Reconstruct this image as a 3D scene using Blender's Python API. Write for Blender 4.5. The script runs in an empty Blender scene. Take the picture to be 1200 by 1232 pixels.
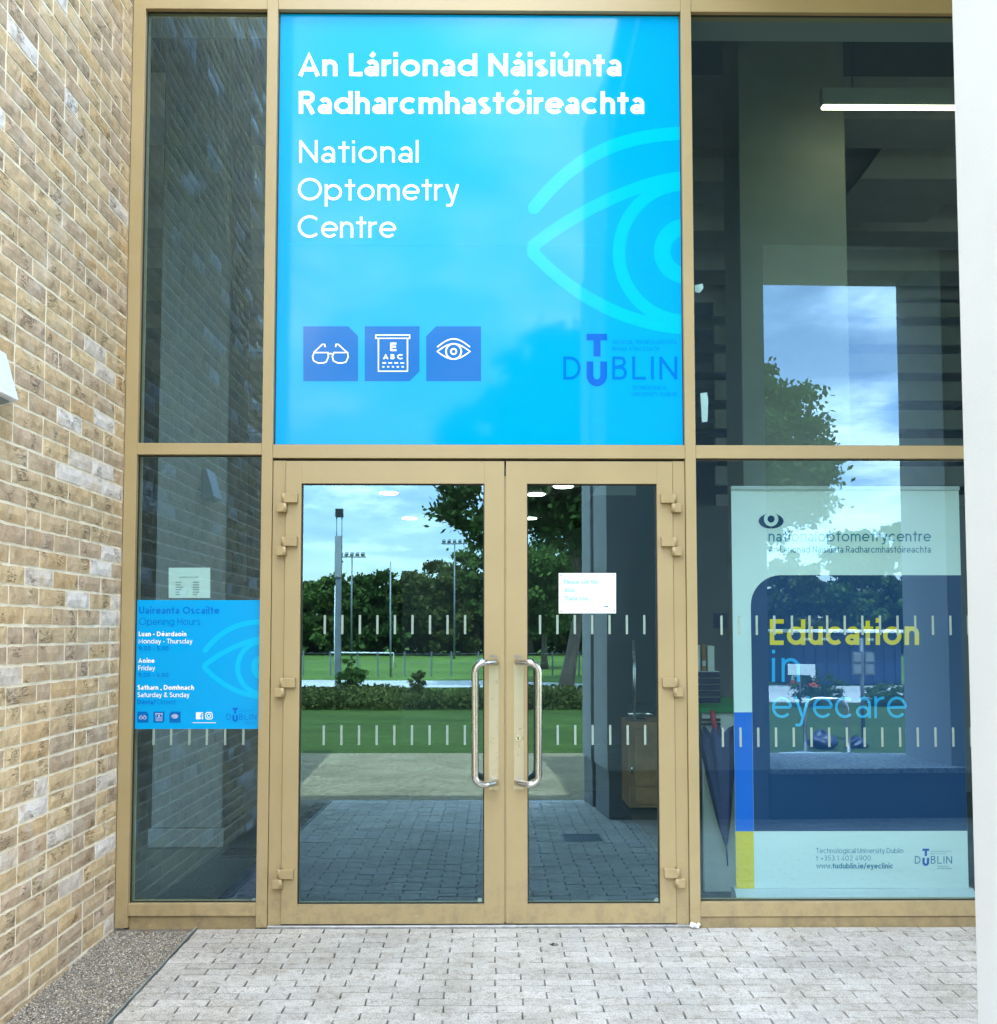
import bpy, bmesh, math, random
import numpy as np
from mathutils import Vector, Matrix
R = math.radians
random.seed(7); rng = np.random.default_rng(7)
scene = bpy.context.scene
C = scene.collection

# ------------------------------------------------------------------ camera, sky, sun, exposure
EYE = Vector((0.0, -4.36, 1.40)); PITCH, YAW, FPX, PCX, PCY = R(2.83), R(0.5), 1090.0, 600.0, 705.0
cam_data = bpy.data.cameras.new('camera'); cam = bpy.data.objects.new('camera', cam_data); C.objects.link(cam)
cam.location = EYE; cam.rotation_euler = (R(90) + PITCH, 0, -YAW)
cam_data.sensor_fit = 'HORIZONTAL'; cam_data.sensor_width = 36; cam_data.lens = FPX / 1200 * 36
cam_data.shift_y = (PCY - 616) / 1200; cam_data.clip_start = 0.05; cam_data.clip_end = 2000
scene.camera = cam
SUN_EL, SUN_AZ = R(61), R(4)          # azimuth measured from +Y (behind the building) towards +X
world = bpy.data.worlds.new('World'); scene.world = world; world.use_nodes = True
nt = world.node_tree; nt.nodes.clear()
def N(nt, t, **kw):
    n = nt.nodes.new(t)
    for k, v in kw.items():
        if k.startswith('i_'): n.inputs[k[2:].replace('_', ' ')].default_value = v
        else: setattr(n, k, v)
    return n
def ramp(nt, stops, fac, interp='LINEAR'):
    r = nt.nodes.new('ShaderNodeValToRGB'); r.color_ramp.interpolation = interp
    e = r.color_ramp.elements
    while len(e) < len(stops): e.new(0.5)
    for i, (p, c) in enumerate(stops):
        e[i].position = p; e[i].color = (c, c, c, 1) if isinstance(c, (int, float)) else (*c, 1)
    nt.links.new(fac, r.inputs[0]); return r.outputs[0]
def mixc(nt, a, b, fac, blend='MIX'):
    m = nt.nodes.new('ShaderNodeMix'); m.data_type = 'RGBA'; m.blend_type = blend
    for s, v in ((0, fac), (6, a), (7, b)):
        if hasattr(v, 'links'): nt.links.new(v, m.inputs[s])
        else: m.inputs[s].default_value = v if s == 0 else (*v, 1)
    return m.outputs[2]
def math_(nt, op, a, b=0.0, c=0.0):
    m = nt.nodes.new('ShaderNodeMath'); m.operation = op
    for i, v in enumerate((a, b, c)):
        if hasattr(v, 'links'): nt.links.new(v, m.inputs[i])
        else: m.inputs[i].default_value = v
    return m.outputs[0]
sky = N(nt, 'ShaderNodeTexSky', sky_type='NISHITA', sun_disc=False, sun_elevation=SUN_EL, sun_rotation=SUN_AZ, air_density=1.0, dust_density=1.0, ozone_density=1.6)
tc = N(nt, 'ShaderNodeTexCoord'); sep = N(nt, 'ShaderNodeSeparateXYZ'); nt.links.new(tc.outputs['Generated'], sep.inputs[0])
zz = math_(nt, 'ADD', math_(nt, 'MAXIMUM', sep.outputs[2], 0.0), 0.16)
cmb = N(nt, 'ShaderNodeCombineXYZ')
nt.links.new(math_(nt, 'DIVIDE', sep.outputs[0], zz), cmb.inputs[0]); nt.links.new(math_(nt, 'DIVIDE', sep.outputs[1], zz), cmb.inputs[1])
n1 = N(nt, 'ShaderNodeTexNoise', i_Scale=1.25, i_Detail=10.0, i_Roughness=0.52, i_Distortion=0.35)
mp = N(nt, 'ShaderNodeMapping'); mp.inputs['Location'].default_value = (3.1, 1.7, 0); nt.links.new(cmb.outputs[0], mp.inputs[0]); nt.links.new(mp.outputs[0], n1.inputs[0])
n2 = N(nt, 'ShaderNodeTexNoise', i_Scale=2.6, i_Detail=7.0, i_Roughness=0.6); nt.links.new(mp.outputs[0], n2.inputs[0])
cover = ramp(nt, [(0.40, 0.08), (0.50, 0.62), (0.60, 1.0)], n1.outputs[0])
low = ramp(nt, [(0.0, 0.1), (0.06, 0.25), (0.16, 1.0)], sep.outputs[2])
cover = math_(nt, 'MULTIPLY', cover, low)
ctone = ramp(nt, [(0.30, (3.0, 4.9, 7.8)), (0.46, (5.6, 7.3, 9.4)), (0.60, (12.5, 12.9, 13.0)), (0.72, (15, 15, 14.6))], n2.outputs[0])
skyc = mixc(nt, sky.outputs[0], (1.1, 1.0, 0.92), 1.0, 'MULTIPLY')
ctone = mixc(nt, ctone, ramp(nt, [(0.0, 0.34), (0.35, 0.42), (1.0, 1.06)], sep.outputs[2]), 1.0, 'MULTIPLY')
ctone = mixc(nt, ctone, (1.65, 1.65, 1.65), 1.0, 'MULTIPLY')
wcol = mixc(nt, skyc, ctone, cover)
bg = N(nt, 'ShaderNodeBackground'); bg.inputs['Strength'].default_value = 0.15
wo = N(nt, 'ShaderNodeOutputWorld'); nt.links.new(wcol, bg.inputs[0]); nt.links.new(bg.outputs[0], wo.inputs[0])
sd = bpy.data.lights.new('sun', 'SUN'); sd.energy = 2.8; sd.angle = R(0.5); sd.color = (1.0, 0.95, 0.86)
sun = bpy.data.objects.new('sun', sd); C.objects.link(sun)
sdir = Vector((math.sin(SUN_AZ) * math.cos(SUN_EL), math.cos(SUN_AZ) * math.cos(SUN_EL), math.sin(SUN_EL)))
sun.rotation_euler = sdir.to_track_quat('Z', 'Y').to_euler(); sun.location = (0, 10, 30)
scene.view_settings.view_transform = 'Standard'; scene.view_settings.look = 'None'
scene.view_settings.gamma = 1; scene.view_settings.use_curve_mapping = False
scene.view_settings.exposure = 2.75
scene.render.engine = 'CYCLES'
cy = scene.cycles; cy.max_bounces = 8; cy.diffuse_bounces = 3; cy.glossy_bounces = 4; cy.transparent_max_bounces = 24
cy.sample_clamp_indirect = 6; cy.caustics_reflective = False; cy.caustics_refractive = False; cy.use_denoising = True

# point of the real plane y = Y that the photograph shows at (px, py): used to read metric positions of things of known depth
_w = Vector((math.sin(YAW) * math.cos(PITCH), math.cos(YAW) * math.cos(PITCH), math.sin(PITCH)))
_r = Vector((math.cos(YAW), -math.sin(YAW), 0)); _u = _r.cross(_w)
def at(px, py, Y=0.0):
    d = _w * FPX + _r * (px - PCX) + _u * (PCY - py)
    return EYE + d * ((Y - EYE.y) / d.y)
def plane(Y): return lambda px, py: at(px, py, Y)

# ------------------------------------------------------------------ helpers
def tag(o, label=None, cat=None, group=None, kind=None):
    if label: o['label'] = label
    if cat: o['category'] = cat
    if group: o['group'] = group
    if kind: o['kind'] = kind
    return o
def thing(name, label, cat, loc=(0, 0, 0), group=None):
    o = bpy.data.objects.new(name, None); C.objects.link(o); o.location = loc; o.empty_display_size = 0.2
    return tag(o, label, cat, group)
def link(name, me, mat=None, parent=None):
    if mat is not None and not me.materials: me.materials.append(mat)
    o = bpy.data.objects.new(name, me); C.objects.link(o)
    if parent is not None:
        o.parent = parent
        p = parent; off = Vector((0, 0, 0))
        while p is not None: off += Vector(p.location); p = p.parent
        o.location = -off                      # meshes are written in world metres
    return o
class MB:
    def __init__(s): s.bm = bmesh.new()
    def box(s, a, b, bev=0.0, seg=1):
        x0, y0, z0 = [min(p, q) for p, q in zip(a, b)]; x1, y1, z1 = [max(p, q) for p, q in zip(a, b)]
        m = Matrix.Translation(((x0 + x1) / 2, (y0 + y1) / 2, (z0 + z1) / 2)) @ Matrix.Diagonal((x1 - x0, y1 - y0, z1 - z0, 1))
        g = bmesh.ops.create_cube(s.bm, size=1, matrix=m)
        if bev > 0:
            ed = list({e for v in g['verts'] for e in v.link_edges})
            bmesh.ops.bevel(s.bm, geom=ed, offset=bev, segments=seg, affect='EDGES', clamp_overlap=True)
        return s
    def prism(s, pts, z0, z1, tilt=None):        # polygon in plan, extruded up
        b = [s.bm.verts.new((x, y, z0)) for x, y in pts]; t = [s.bm.verts.new((x, y, z1)) for x, y in pts]
        n = len(pts)
        s.bm.faces.new(b[::-1]); s.bm.faces.new(t)
        for i in range(n): s.bm.faces.new((b[i], b[(i + 1) % n], t[(i + 1) % n], t[i]))
        return s
    def poly(s, pts): s.bm.faces.new([s.bm.verts.new(p) for p in pts]); return s
    def slab(s, pts, d):                          # 3-D polygon thickened along vector d
        d = Vector(d); a = [s.bm.verts.new(Vector(p)) for p in pts]; b = [s.bm.verts.new(Vector(p) + d) for p in pts]; n = len(pts)
        s.bm.faces.new(a); s.bm.faces.new(b[::-1])
        for i in range(n): s.bm.faces.new((a[i], b[i], b[(i + 1) % n], a[(i + 1) % n]))
        return s
    def tube(s, pts, rad, n=10, cap=True):
        pts = [Vector(p) for p in pts]; rads = rad if isinstance(rad, (list, tuple)) else [rad] * len(pts)
        rings = []; up = Vector((0.13, 0.31, 0.94)).normalized()
        for i, p in enumerate(pts):
            t = (pts[min(i + 1, len(pts) - 1)] - pts[max(i - 1, 0)]).normalized()
            if abs(t.dot(up)) > 0.98: up = Vector((1, 0.1, 0)).normalized()
            a = t.cross(up).normalized(); b = t.cross(a)
            rings.append([s.bm.verts.new(p + (a * math.cos(k * 2 * math.pi / n) + b * math.sin(k * 2 * math.pi / n)) * rads[i]) for k in range(n)])
        for q, w in zip(rings, rings[1:]):
            for k in range(n):
                f = s.bm.faces.new((q[k], q[(k + 1) % n], w[(k + 1) % n], w[k])); f.smooth = True
        if cap: s.bm.faces.new(rings[0][::-1]); s.bm.faces.new(rings[-1])
        return s
    def lathe(s, c, prof, n=24, smooth=True):      # profile of (radius, z)
        c = Vector(c); rings = [[s.bm.verts.new(c + Vector((r * math.cos(k * 2 * math.pi / n), r * math.sin(k * 2 * math.pi / n), z))) for k in range(n)] for r, z in prof]
        for q, w in zip(rings, rings[1:]):
            for k in range(n): s.bm.faces.new((q[k], q[(k + 1) % n], w[(k + 1) % n], w[k])).smooth = smooth
        s.bm.faces.new(rings[0][::-1]); s.bm.faces.new(rings[-1]); return s
    def build(s, name, mat, parent=None, recalc=True):
        if recalc: bmesh.ops.recalc_face_normals(s.bm, faces=s.bm.faces)
        me = bpy.data.meshes.new(name); s.bm.to_mesh(me); s.bm.free()
        return link(name, me, mat, parent)
def box(name, a, b, mat, parent=None, bev=0.0): return MB().box(a, b, bev).build(name, mat, parent)

# ------------------------------------------------------------------ materials
def pbr(name, col, rough=0.5, metal=0.0, vary=0.08, scale=6.0, bump=0.0, bscale=60.0, spec=0.5, alt=None, rvary=0.1, coat=0.0):
    m = bpy.data.materials.new(name); m.use_nodes = True; t = m.node_tree; b = t.nodes['Principled BSDF']
    geo = N(t, 'ShaderNodeNewGeometry'); no = N(t, 'ShaderNodeTexNoise', i_Scale=scale, i_Detail=5.0, i_Roughness=0.6); t.links.new(geo.outputs['Position'], no.inputs[0])
    d = tuple(c * (1 - vary) for c in col); l = tuple(min(1, c * (1 + vary)) for c in (alt or col))
    t.links.new(ramp(t, [(0.3, d), (0.7, l)], no.outputs[0]), b.inputs['Base Color'])
    r2 = ramp(t, [(0.3, max(0, rough - rvary / 2)), (0.7, min(1, rough + rvary / 2))], no.outputs[0]); t.links.new(r2, b.inputs['Roughness'])
    b.inputs['Metallic'].default_value = metal; b.inputs['Specular IOR Level'].default_value = spec
    if coat: b.inputs['Coat Weight'].default_value = coat
    if bump:
        bn = N(t, 'ShaderNodeTexNoise', i_Scale=bscale, i_Detail=4.0); t.links.new(geo.outputs['Position'], bn.inputs[0])
        bp = N(t, 'ShaderNodeBump', i_Strength=1.0, i_Distance=bump); t.links.new(bn.outputs[0], bp.inputs['Height']); t.links.new(bp.outputs[0], b.inputs['Normal'])
    return m
def scuff(m, col=(0.20, 0.15, 0.09)):
    t = m.node_tree; b = t.nodes['Principled BSDF']; l = b.inputs['Base Color'].links[0].from_socket; geo = N(t, 'ShaderNodeNewGeometry')
    sp = N(t, 'ShaderNodeSeparateXYZ'); t.links.new(geo.outputs['Position'], sp.inputs[0])
    n = N(t, 'ShaderNodeTexNoise', i_Scale=18.0, i_Detail=8.0, i_Roughness=0.75); mp_ = N(t, 'ShaderNodeMapping'); mp_.inputs['Scale'].default_value = (0.9, 1, 0.8)
    t.links.new(geo.outputs['Position'], mp_.inputs[0]); t.links.new(mp_.outputs[0], n.inputs[0])
    splash = ramp(t, [(0.0, 1.0), (0.22, 0.25), (0.6, 0.04), (1.0, 0.02)], sp.outputs[2])
    f = math_(t, 'MULTIPLY', ramp(t, [(0.46, 0.0), (0.68, 0.75)], n.outputs[0]), splash)
    c = mixc(t, l, col, f)
    s2 = N(t, 'ShaderNodeTexNoise', i_Scale=60.0, i_Detail=3.0); mp2 = N(t, 'ShaderNodeMapping'); mp2.inputs['Scale'].default_value = (0.5, 1, 2.5); t.links.new(geo.outputs['Position'], mp2.inputs[0]); t.links.new(mp2.outputs[0], s2.inputs[0])
    f2 = math_(t, 'MULTIPLY', ramp(t, [(0.72, 0.0), (0.74, 0.8)], s2.outputs[0]), splash)
    t.links.new(mixc(t, c, (0.6, 0.56, 0.48), f2), b.inputs['Base Color'])
def glass_mat(name, fac, refl, trans):
    m = bpy.data.materials.new(name); m.use_nodes = True; t = m.node_tree; t.nodes.clear()
    tr = N(t, 'ShaderNodeBsdfTransparent'); tr.inputs[0].default_value = (*trans, 1)
    gl = N(t, 'ShaderNodeBsdfGlossy'); gl.inputs['Color'].default_value = (*refl, 1); gl.inputs['Roughness'].default_value = 0.0
    geo = N(t, 'ShaderNodeNewGeometry'); no = N(t, 'ShaderNodeTexNoise', i_Scale=0.9, i_Detail=1.0); t.links.new(geo.outputs['Position'], no.inputs[0])
    bp = N(t, 'ShaderNodeBump', i_Strength=1.0, i_Distance=0.0006); t.links.new(no.outputs[0], bp.inputs['Height']); t.links.new(bp.outputs[0], gl.inputs['Normal'])
    mx = N(t, 'ShaderNodeMixShader'); mx.inputs[0].default_value = fac
    t.links.new(tr.outputs[0], mx.inputs[1]); t.links.new(gl.outputs[0], mx.inputs[2])
    o = N(t, 'ShaderNodeOutputMaterial'); t.links.new(mx.outputs[0], o.inputs[0]); return m
def emit(name, col, s):
    m = bpy.data.materials.new(name); m.use_nodes = True; t = m.node_tree; t.nodes.clear()
    e = N(t, 'ShaderNodeEmission'); e.inputs[0].default_value = (*col, 1); e.inputs[1].default_value = s
    o = N(t, 'ShaderNodeOutputMaterial'); t.links.new(e.outputs[0], o.inputs[0]); return m
M = {}
M['gold'] = pbr('bronze_paint', (0.385, 0.285, 0.138), 0.42, 0.0, 0.06, 2.2, 0.0002, 500, 0.5, rvary=0.12)
M['gold2'] = pbr('bronze_paint_worn', (0.37, 0.27, 0.13), 0.5, 0.0, 0.10, 14.0, 0.0003, 300)
scuff(M['gold']); scuff(M['gold2'])
M['gasket'] = pbr('black_gasket', (0.012, 0.012, 0.013), 0.6)
M['steel'] = pbr('brushed_steel', (0.62, 0.61, 0.59), 0.24, 1.0, 0.04, 40.0)
M['plate'] = pbr('satin_plate', (0.50, 0.44, 0.32), 0.30, 0.55, 0.05, 20.0)
M['threshold'] = pbr('worn_aluminium', (0.42, 0.41, 0.39), 0.45, 0.6, 0.2, 30.0)
M['glass'] = glass_mat('tinted_glass', 0.165, (0.45, 0.74, 1.0), (0.70, 0.88, 0.87))
M['glass_door'] = glass_mat('door_glass', 0.23, (0.44, 0.74, 0.90), (0.55, 0.80, 0.78))
M['frost'] = pbr('etched_vinyl', (0.25, 0.33, 0.28), 0.6)
def gloss_print(name, col, rough=0.12):
    rough = 0.05
    return pbr(name, col, rough, 0, 0.01, 1.5, 0, 10, 0.24, rvary=0.02)
M['sign'] = gloss_print('cyan_print', (0.0, 0.33, 0.70), 0.10)
M['sign_l'] = gloss_print('light_cyan_print', (0.0, 0.45, 0.76), 0.10)
M['tile'] = gloss_print('blue_print', (0.0, 0.125, 0.42), 0.10)
M['ink_blue'] = gloss_print('ink_blue', (0.0, 0.11, 0.52), 0.12)
M['ink_mid'] = gloss_print('ink_mid', (0.0, 0.16, 0.56), 0.12)
M['ink_white'] = gloss_print('ink_white', (0.84, 0.86, 0.86), 0.12)
M['paper'] = pbr('paper', (0.80, 0.82, 0.80), 0.7, 0, 0.03, 12, 0.0006, 25)
M['paper_ink'] = pbr('paper_ink', (0.20, 0.24, 0.26), 0.7)
M['paper_cyan'] = pbr('paper_cyan_ink', (0.20, 0.52, 0.60), 0.7)
M['tape'] = pbr('white_tape', (0.8, 0.8, 0.78), 0.5, 0, 0.05, 60, 0.001, 80)
M['banner'] = pbr('banner_white', (0.82, 0.86, 0.84), 0.5, 0, 0.02, 1.5)
M['banner_navy'] = pbr('banner_navy', (0.001, 0.042, 0.140), 0.45, 0, 0.05, 1.5)
M['banner_blue'] = pbr('banner_blue', (0.0, 0.16, 0.75), 0.45, 0, 0.03)
M['banner_yellow'] = pbr('banner_yellow', (0.95, 0.64, 0.03), 0.45, 0, 0.03)
M['banner_sky'] = pbr('banner_sky', (0.01, 0.40, 0.85), 0.45, 0, 0.03)
M['banner_teal'] = pbr('banner_teal', (0.03, 0.22, 0.36), 0.45, 0, 0.03)
M['white_render'] = pbr('white_render', (0.50, 0.495, 0.475), 0.85, 0, 0.05, 1.2, 0.0004, 160)
scuff(M['white_render'], (0.38, 0.37, 0.34))
M['plinth'] = pbr('grey_plinth', (0.24, 0.24, 0.24), 0.8, 0, 0.12, 5, 0.001, 90)
M['dark_plinth'] = pbr('dark_plinth', (0.09, 0.09, 0.092), 0.8, 0, 0.12, 5, 0.001, 90)
M['soffit'] = pbr('soffit_grey', (0.30, 0.30, 0.29), 0.8, 0, 0.08, 1)
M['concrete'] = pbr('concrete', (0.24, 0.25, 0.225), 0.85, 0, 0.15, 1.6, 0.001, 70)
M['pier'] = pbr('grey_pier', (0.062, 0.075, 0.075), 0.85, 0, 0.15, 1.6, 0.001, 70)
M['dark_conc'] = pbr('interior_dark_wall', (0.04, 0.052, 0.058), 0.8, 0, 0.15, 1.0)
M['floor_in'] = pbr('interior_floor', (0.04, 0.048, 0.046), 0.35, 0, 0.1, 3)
M['mat'] = pbr('entrance_mat', (0.010, 0.018, 0.045), 0.95, 0, 0.3, 80, 0.002, 200)
M['ceil'] = pbr('ceiling_white', (0.34, 0.35, 0.34), 0.8)
M['beam'] = pbr('painted_beam', (0.30, 0.31, 0.31), 0.7)
M['wood'] = pbr('oak', (0.40, 0.19, 0.06), 0.45, 0, 0.25, 9, 0.0005, 60)
M['navy'] = pbr('navy_lacquer', (0.010, 0.018, 0.07), 0.4)
M['cream'] = pbr('cream_board', (0.74, 0.74, 0.68), 0.6)
M['green'] = pbr('green_felt', (0.01, 0.22, 0.05), 0.8)
M['umb'] = pbr('umbrella_cloth', (0.045, 0.06, 0.15), 0.75, 0, 0.35, 160, 0.0008, 300)
M['red'] = pbr('red_strap', (0.35, 0.01, 0.03), 0.5)
M['black'] = pbr('black_plastic', (0.015, 0.015, 0.017), 0.5)
M['lamp_body'] = pbr('lamp_aluminium', (0.66, 0.68, 0.70), 0.35, 0.0, 0.02, 5, spec=0.6)
M['lens'] = pbr('lamp_lens', (0.10, 0.17, 0.20), 0.12)
M['mortar'] = pbr('mortar', (0.82, 0.73, 0.56), 0.95, 0, 0.16, 9, 0.002, 140)
M['edging'] = pbr('galvanised_edging', (0.27, 0.29, 0.27), 0.5, 0.3, 0.2, 12)
M['soil'] = pbr('strip_bed', (0.16, 0.14, 0.11), 0.95, 0, 0.3, 60, 0.004, 120)
M['jointsand'] = pbr('joint_sand', (0.11, 0.10, 0.085), 0.95, 0, 0.5, 70, 0.003, 160)
M['bark'] = pbr('bark', (0.13, 0.10, 0.075), 0.9, 0, 0.3, 8, 0.01, 18)
M['grey_metal'] = pbr('grey_metal', (0.16, 0.18, 0.20), 0.5, 0.3, 0.1, 3)
M['pale_metal'] = pbr('pale_metal', (0.60, 0.62, 0.63), 0.45, 0.1, 0.05, 3)
M['mid_metal'] = pbr('mid_metal', (0.26, 0.28, 0.30), 0.5, 0.1, 0.1, 3)
M['orange'] = pbr('cone_orange', (0.75, 0.09, 0.02), 0.5)
M['white_pl'] = pbr('white_plastic', (0.78, 0.78, 0.78), 0.4)
M['kiosk'] = pbr('kiosk_navy', (0.015, 0.035, 0.10), 0.5, 0, 0.06, 2)
M['leaf_dead'] = pbr('dry_leaf', (0.30, 0.15, 0.06), 0.8, 0, 0.3, 90)
M['leaf_dark'] = pbr('dark_dry_leaf', (0.06, 0.055, 0.05), 0.8, 0, 0.3, 90)
M['lin'] = emit('linear_lamp', (1.0, 0.86, 0.55), 3.0)
M['down'] = emit('downlight', (1.0, 0.93, 0.80), 4.0)
M['blind'] = pbr('interior_panel', (0.26, 0.29, 0.29), 0.6)

def brick_mat():
    m = bpy.data.materials.new('stock_brick'); m.use_nodes = True; t = m.node_tree; b = t.nodes['Principled BSDF']
    geo = N(t, 'ShaderNodeNewGeometry'); oi = N(t, 'ShaderNodeObjectInfo')
    rn = math_(t, 'FRACT', math_(t, 'ADD', oi.outputs['Random'], geo.outputs['Random Per Island']))
    base = ramp(t, [(0.0, (0.46, 0.355, 0.205)), (0.14, (0.42, 0.33, 0.20)), (0.27, (0.50, 0.39, 0.225)), (0.42, (0.38, 0.30, 0.205)),
                    (0.54, (0.45, 0.35, 0.215)), (0.66, (0.41, 0.32, 0.21)), (0.76, (0.46, 0.335, 0.18)), (0.82, (0.42, 0.325, 0.22)), (0.90, (0.53, 0.48, 0.40)), (0.945, (0.60, 0.57, 0.51))], rn, 'CONSTANT')
    # stretch the noise across each face
    no = N(t, 'ShaderNodeTexNoise', i_Scale=16.0, i_Detail=6.0, i_Roughness=0.65, i_Distortion=0.6); t.links.new(geo.outputs['Position'], no.inputs[0])
    mott = ramp(t, [(0.28, (0.70, 0.66, 0.64)), (0.5, (1.02, 1.0, 1.0)), (0.72, (1.26, 1.25, 1.28))], no.outputs[0])
    col = mixc(t, base, mott, 1.0, 'MULTIPLY')
    pn = N(t, 'ShaderNodeTexNoise', i_Scale=6.5, i_Detail=4.0, i_Roughness=0.6); t.links.new(geo.outputs['Position'], pn.inputs[0])
    col = mixc(t, col, (0.58, 0.55, 0.49), ramp(t, [(0.56, 0.0), (0.74, 0.38)], pn.outputs[0]))
    pn2 = N(t, 'ShaderNodeTexNoise', i_Scale=11.0, i_Detail=3.0); pm2 = N(t, 'ShaderNodeMapping'); pm2.inputs['Location'].default_value = (5, 9, 2); t.links.new(geo.outputs['Position'], pm2.inputs[0]); t.links.new(pm2.outputs[0], pn2.inputs[0])
    col = mixc(t, col, (0.42, 0.27, 0.12), ramp(t, [(0.58, 0.0), (0.70, 0.42)], pn2.outputs[0]))
    fine = N(t, 'ShaderNodeTexNoise', i_Scale=260.0, i_Detail=3.0); t.links.new(geo.outputs['Position'], fine.inputs[0])
    col = mixc(t, col, ramp(t, [(0.3, 0.80), (0.7, 1.16)], fine.outputs[0]), 1.0, 'MULTIPLY')
    # sand-faced creases: thin wandering folds on part of the bricks
    cr = N(t, 'ShaderNodeTexNoise', i_Scale=24.0, i_Detail=3.0, i_Roughness=0.55, i_Distortion=1.6); mpn = N(t, 'ShaderNodeMapping'); mpn.inputs['Scale'].default_value = (1, 0.55, 1.7)
    t.links.new(geo.outputs['Position'], mpn.inputs[0]); t.links.new(mpn.outputs[0], cr.inputs[0])
    line = ramp(t, [(0.0, 1.0), (0.034, 0.0)], math_(t, 'ABSOLUTE', math_(t, 'SUBTRACT', cr.outputs[0], 0.5)))
    msk = N(t, 'ShaderNodeTexNoise', i_Scale=9.0, i_Detail=1.0); t.links.new(geo.outputs['Position'], msk.inputs[0])
    line = math_(t, 'MULTIPLY', line, ramp(t, [(0.56, 0.0), (0.62, 1.0)], msk.outputs[0]))
    col = mixc(t, col, (0.07, 0.045, 0.03), math_(t, 'MULTIPLY', line, 0.62))
    col = mixc(t, col, (1.17, 1.14, 1.15), 1.0, 'MULTIPLY')
    t.links.new(col, b.inputs['Base Color']); b.inputs['Roughness'].default_value = 0.92; b.inputs['Specular IOR Level'].default_value = 0.2
    hgt = math_(t, 'SUBTRACT', math_(t, 'ADD', math_(t, 'MULTIPLY', no.outputs[0], 0.6), math_(t, 'MULTIPLY', fine.outputs[0], 0.25)), math_(t, 'MULTIPLY', line, 0.8))
    bp = N(t, 'ShaderNodeBump', i_Strength=1.0, i_Distance=0.004); t.links.new(hgt, bp.inputs['Height']); t.links.new(bp.outputs[0], b.inputs['Normal'])
    return m
M['brick'] = brick_mat()
def paver_mat():
    m = bpy.data.materials.new('concrete_paver'); m.use_nodes = True; t = m.node_tree; b = t.nodes['Principled BSDF']
    geo = N(t, 'ShaderNodeNewGeometry'); oi = N(t, 'ShaderNodeObjectInfo')
    rn = math_(t, 'FRACT', math_(t, 'ADD', oi.outputs['Random'], geo.outputs['Random Per Island']))
    base = ramp(t, [(0.0, (0.405, 0.38, 0.345)), (0.5, (0.45, 0.422, 0.385)), (1.0, (0.50, 0.47, 0.43))], rn)
    n1 = N(t, 'ShaderNodeTexNoise', i_Scale=1.3, i_Detail=4.0); n2 = N(t, 'ShaderNodeTexNoise', i_Scale=210.0, i_Detail=3.0); n3 = N(t, 'ShaderNodeTexNoise', i_Scale=34.0, i_Detail=5.0, i_Roughness=0.7)
    for n in (n1, n2, n3): t.links.new(geo.outputs['Position'], n.inputs[0])
    col = mixc(t, base, ramp(t, [(0.32, 0.84), (0.68, 1.1)], n1.outputs[0]), 1.0, 'MULTIPLY')
    col = mixc(t, col, ramp(t, [(0.32, 0.66), (0.5, 1.0), (0.68, 1.28)], n2.outputs[0]), 1.0, 'MULTIPLY')
    col = mixc(t, col, ramp(t, [(0.34, (0.74, 0.71, 0.66)), (0.50, (1.0, 1.0, 1.0)), (0.75, (1.08, 1.08, 1.08))], n3.outputs[0]), 1.0, 'MULTIPLY')
    n4 = N(t, 'ShaderNodeTexNoise', i_Scale=3.4, i_Detail=6.0, i_Roughness=0.65); t.links.new(geo.outputs['Position'], n4.inputs[0])
    col = mixc(t, col, ramp(t, [(0.36, (0.88, 0.85, 0.79)), (0.52, (1.0, 0.985, 0.955)), (0.7, (1.05, 1.05, 1.05))], n4.outputs[0]), 1.0, 'MULTIPLY')
    t.links.new(col, b.inputs['Base Color']); b.inputs['Roughness'].default_value = 0.85; b.inputs['Specular IOR Level'].default_value = 0.3
    bp = N(t, 'ShaderNodeBump', i_Strength=1.0, i_Distance=0.0016); t.links.new(n2.outputs[0], bp.inputs['Height']); t.links.new(bp.outputs[0], b.inputs['Normal'])
    return m
M['paver'] = paver_mat()
def ground_mat(name, cols, scale, fine, bump=0.01, stretch=(1, 1, 1)):
    m = bpy.data.materials.new(name); m.use_nodes = True; t = m.node_tree; b = t.nodes['Principled BSDF']
    geo = N(t, 'ShaderNodeNewGeometry'); mpn = N(t, 'ShaderNodeMapping'); mpn.inputs['Scale'].default_value = stretch; t.links.new(geo.outputs['Position'], mpn.inputs[0])
    a = N(t, 'ShaderNodeTexNoise', i_Scale=scale, i_Detail=6.0, i_Roughness=0.6); f = N(t, 'ShaderNodeTexNoise', i_Scale=fine, i_Detail=4.0, i_Roughness=0.7)
    t.links.new(mpn.outputs[0], a.inputs[0]); t.links.new(geo.outputs['Position'], f.inputs[0])
    col = mixc(t, ramp(t, [(0.3, cols[0]), (0.5, cols[1]), (0.7, cols[2])], a.outputs[0]), ramp(t, [(0.34, 0.5), (0.5, 1.0), (0.66, 1.5)], f.outputs[0]), 1.0, 'MULTIPLY')
    t.links.new(col, b.inputs['Base Color']); b.inputs['Roughness'].default_value = 0.95; b.inputs['Specular IOR Level'].default_value = 0.15
    bp = N(t, 'ShaderNodeBump', i_Strength=0.8, i_Distance=bump); t.links.new(f.outputs[0], bp.inputs['Height']); t.links.new(bp.outputs[0], b.inputs['Normal'])
    return m
M['gravel'] = ground_mat('fine_gravel', [(0.19, 0.145, 0.085), (0.24, 0.185, 0.11), (0.29, 0.225, 0.14)], 1.5, 26)
M['lawn'] = ground_mat('mown_grass', [(0.035, 0.058, 0.010), (0.048, 0.078, 0.013), (0.062, 0.096, 0.018)], 0.8, 22, 0.02, (0.5, 1.6, 1))
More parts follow.
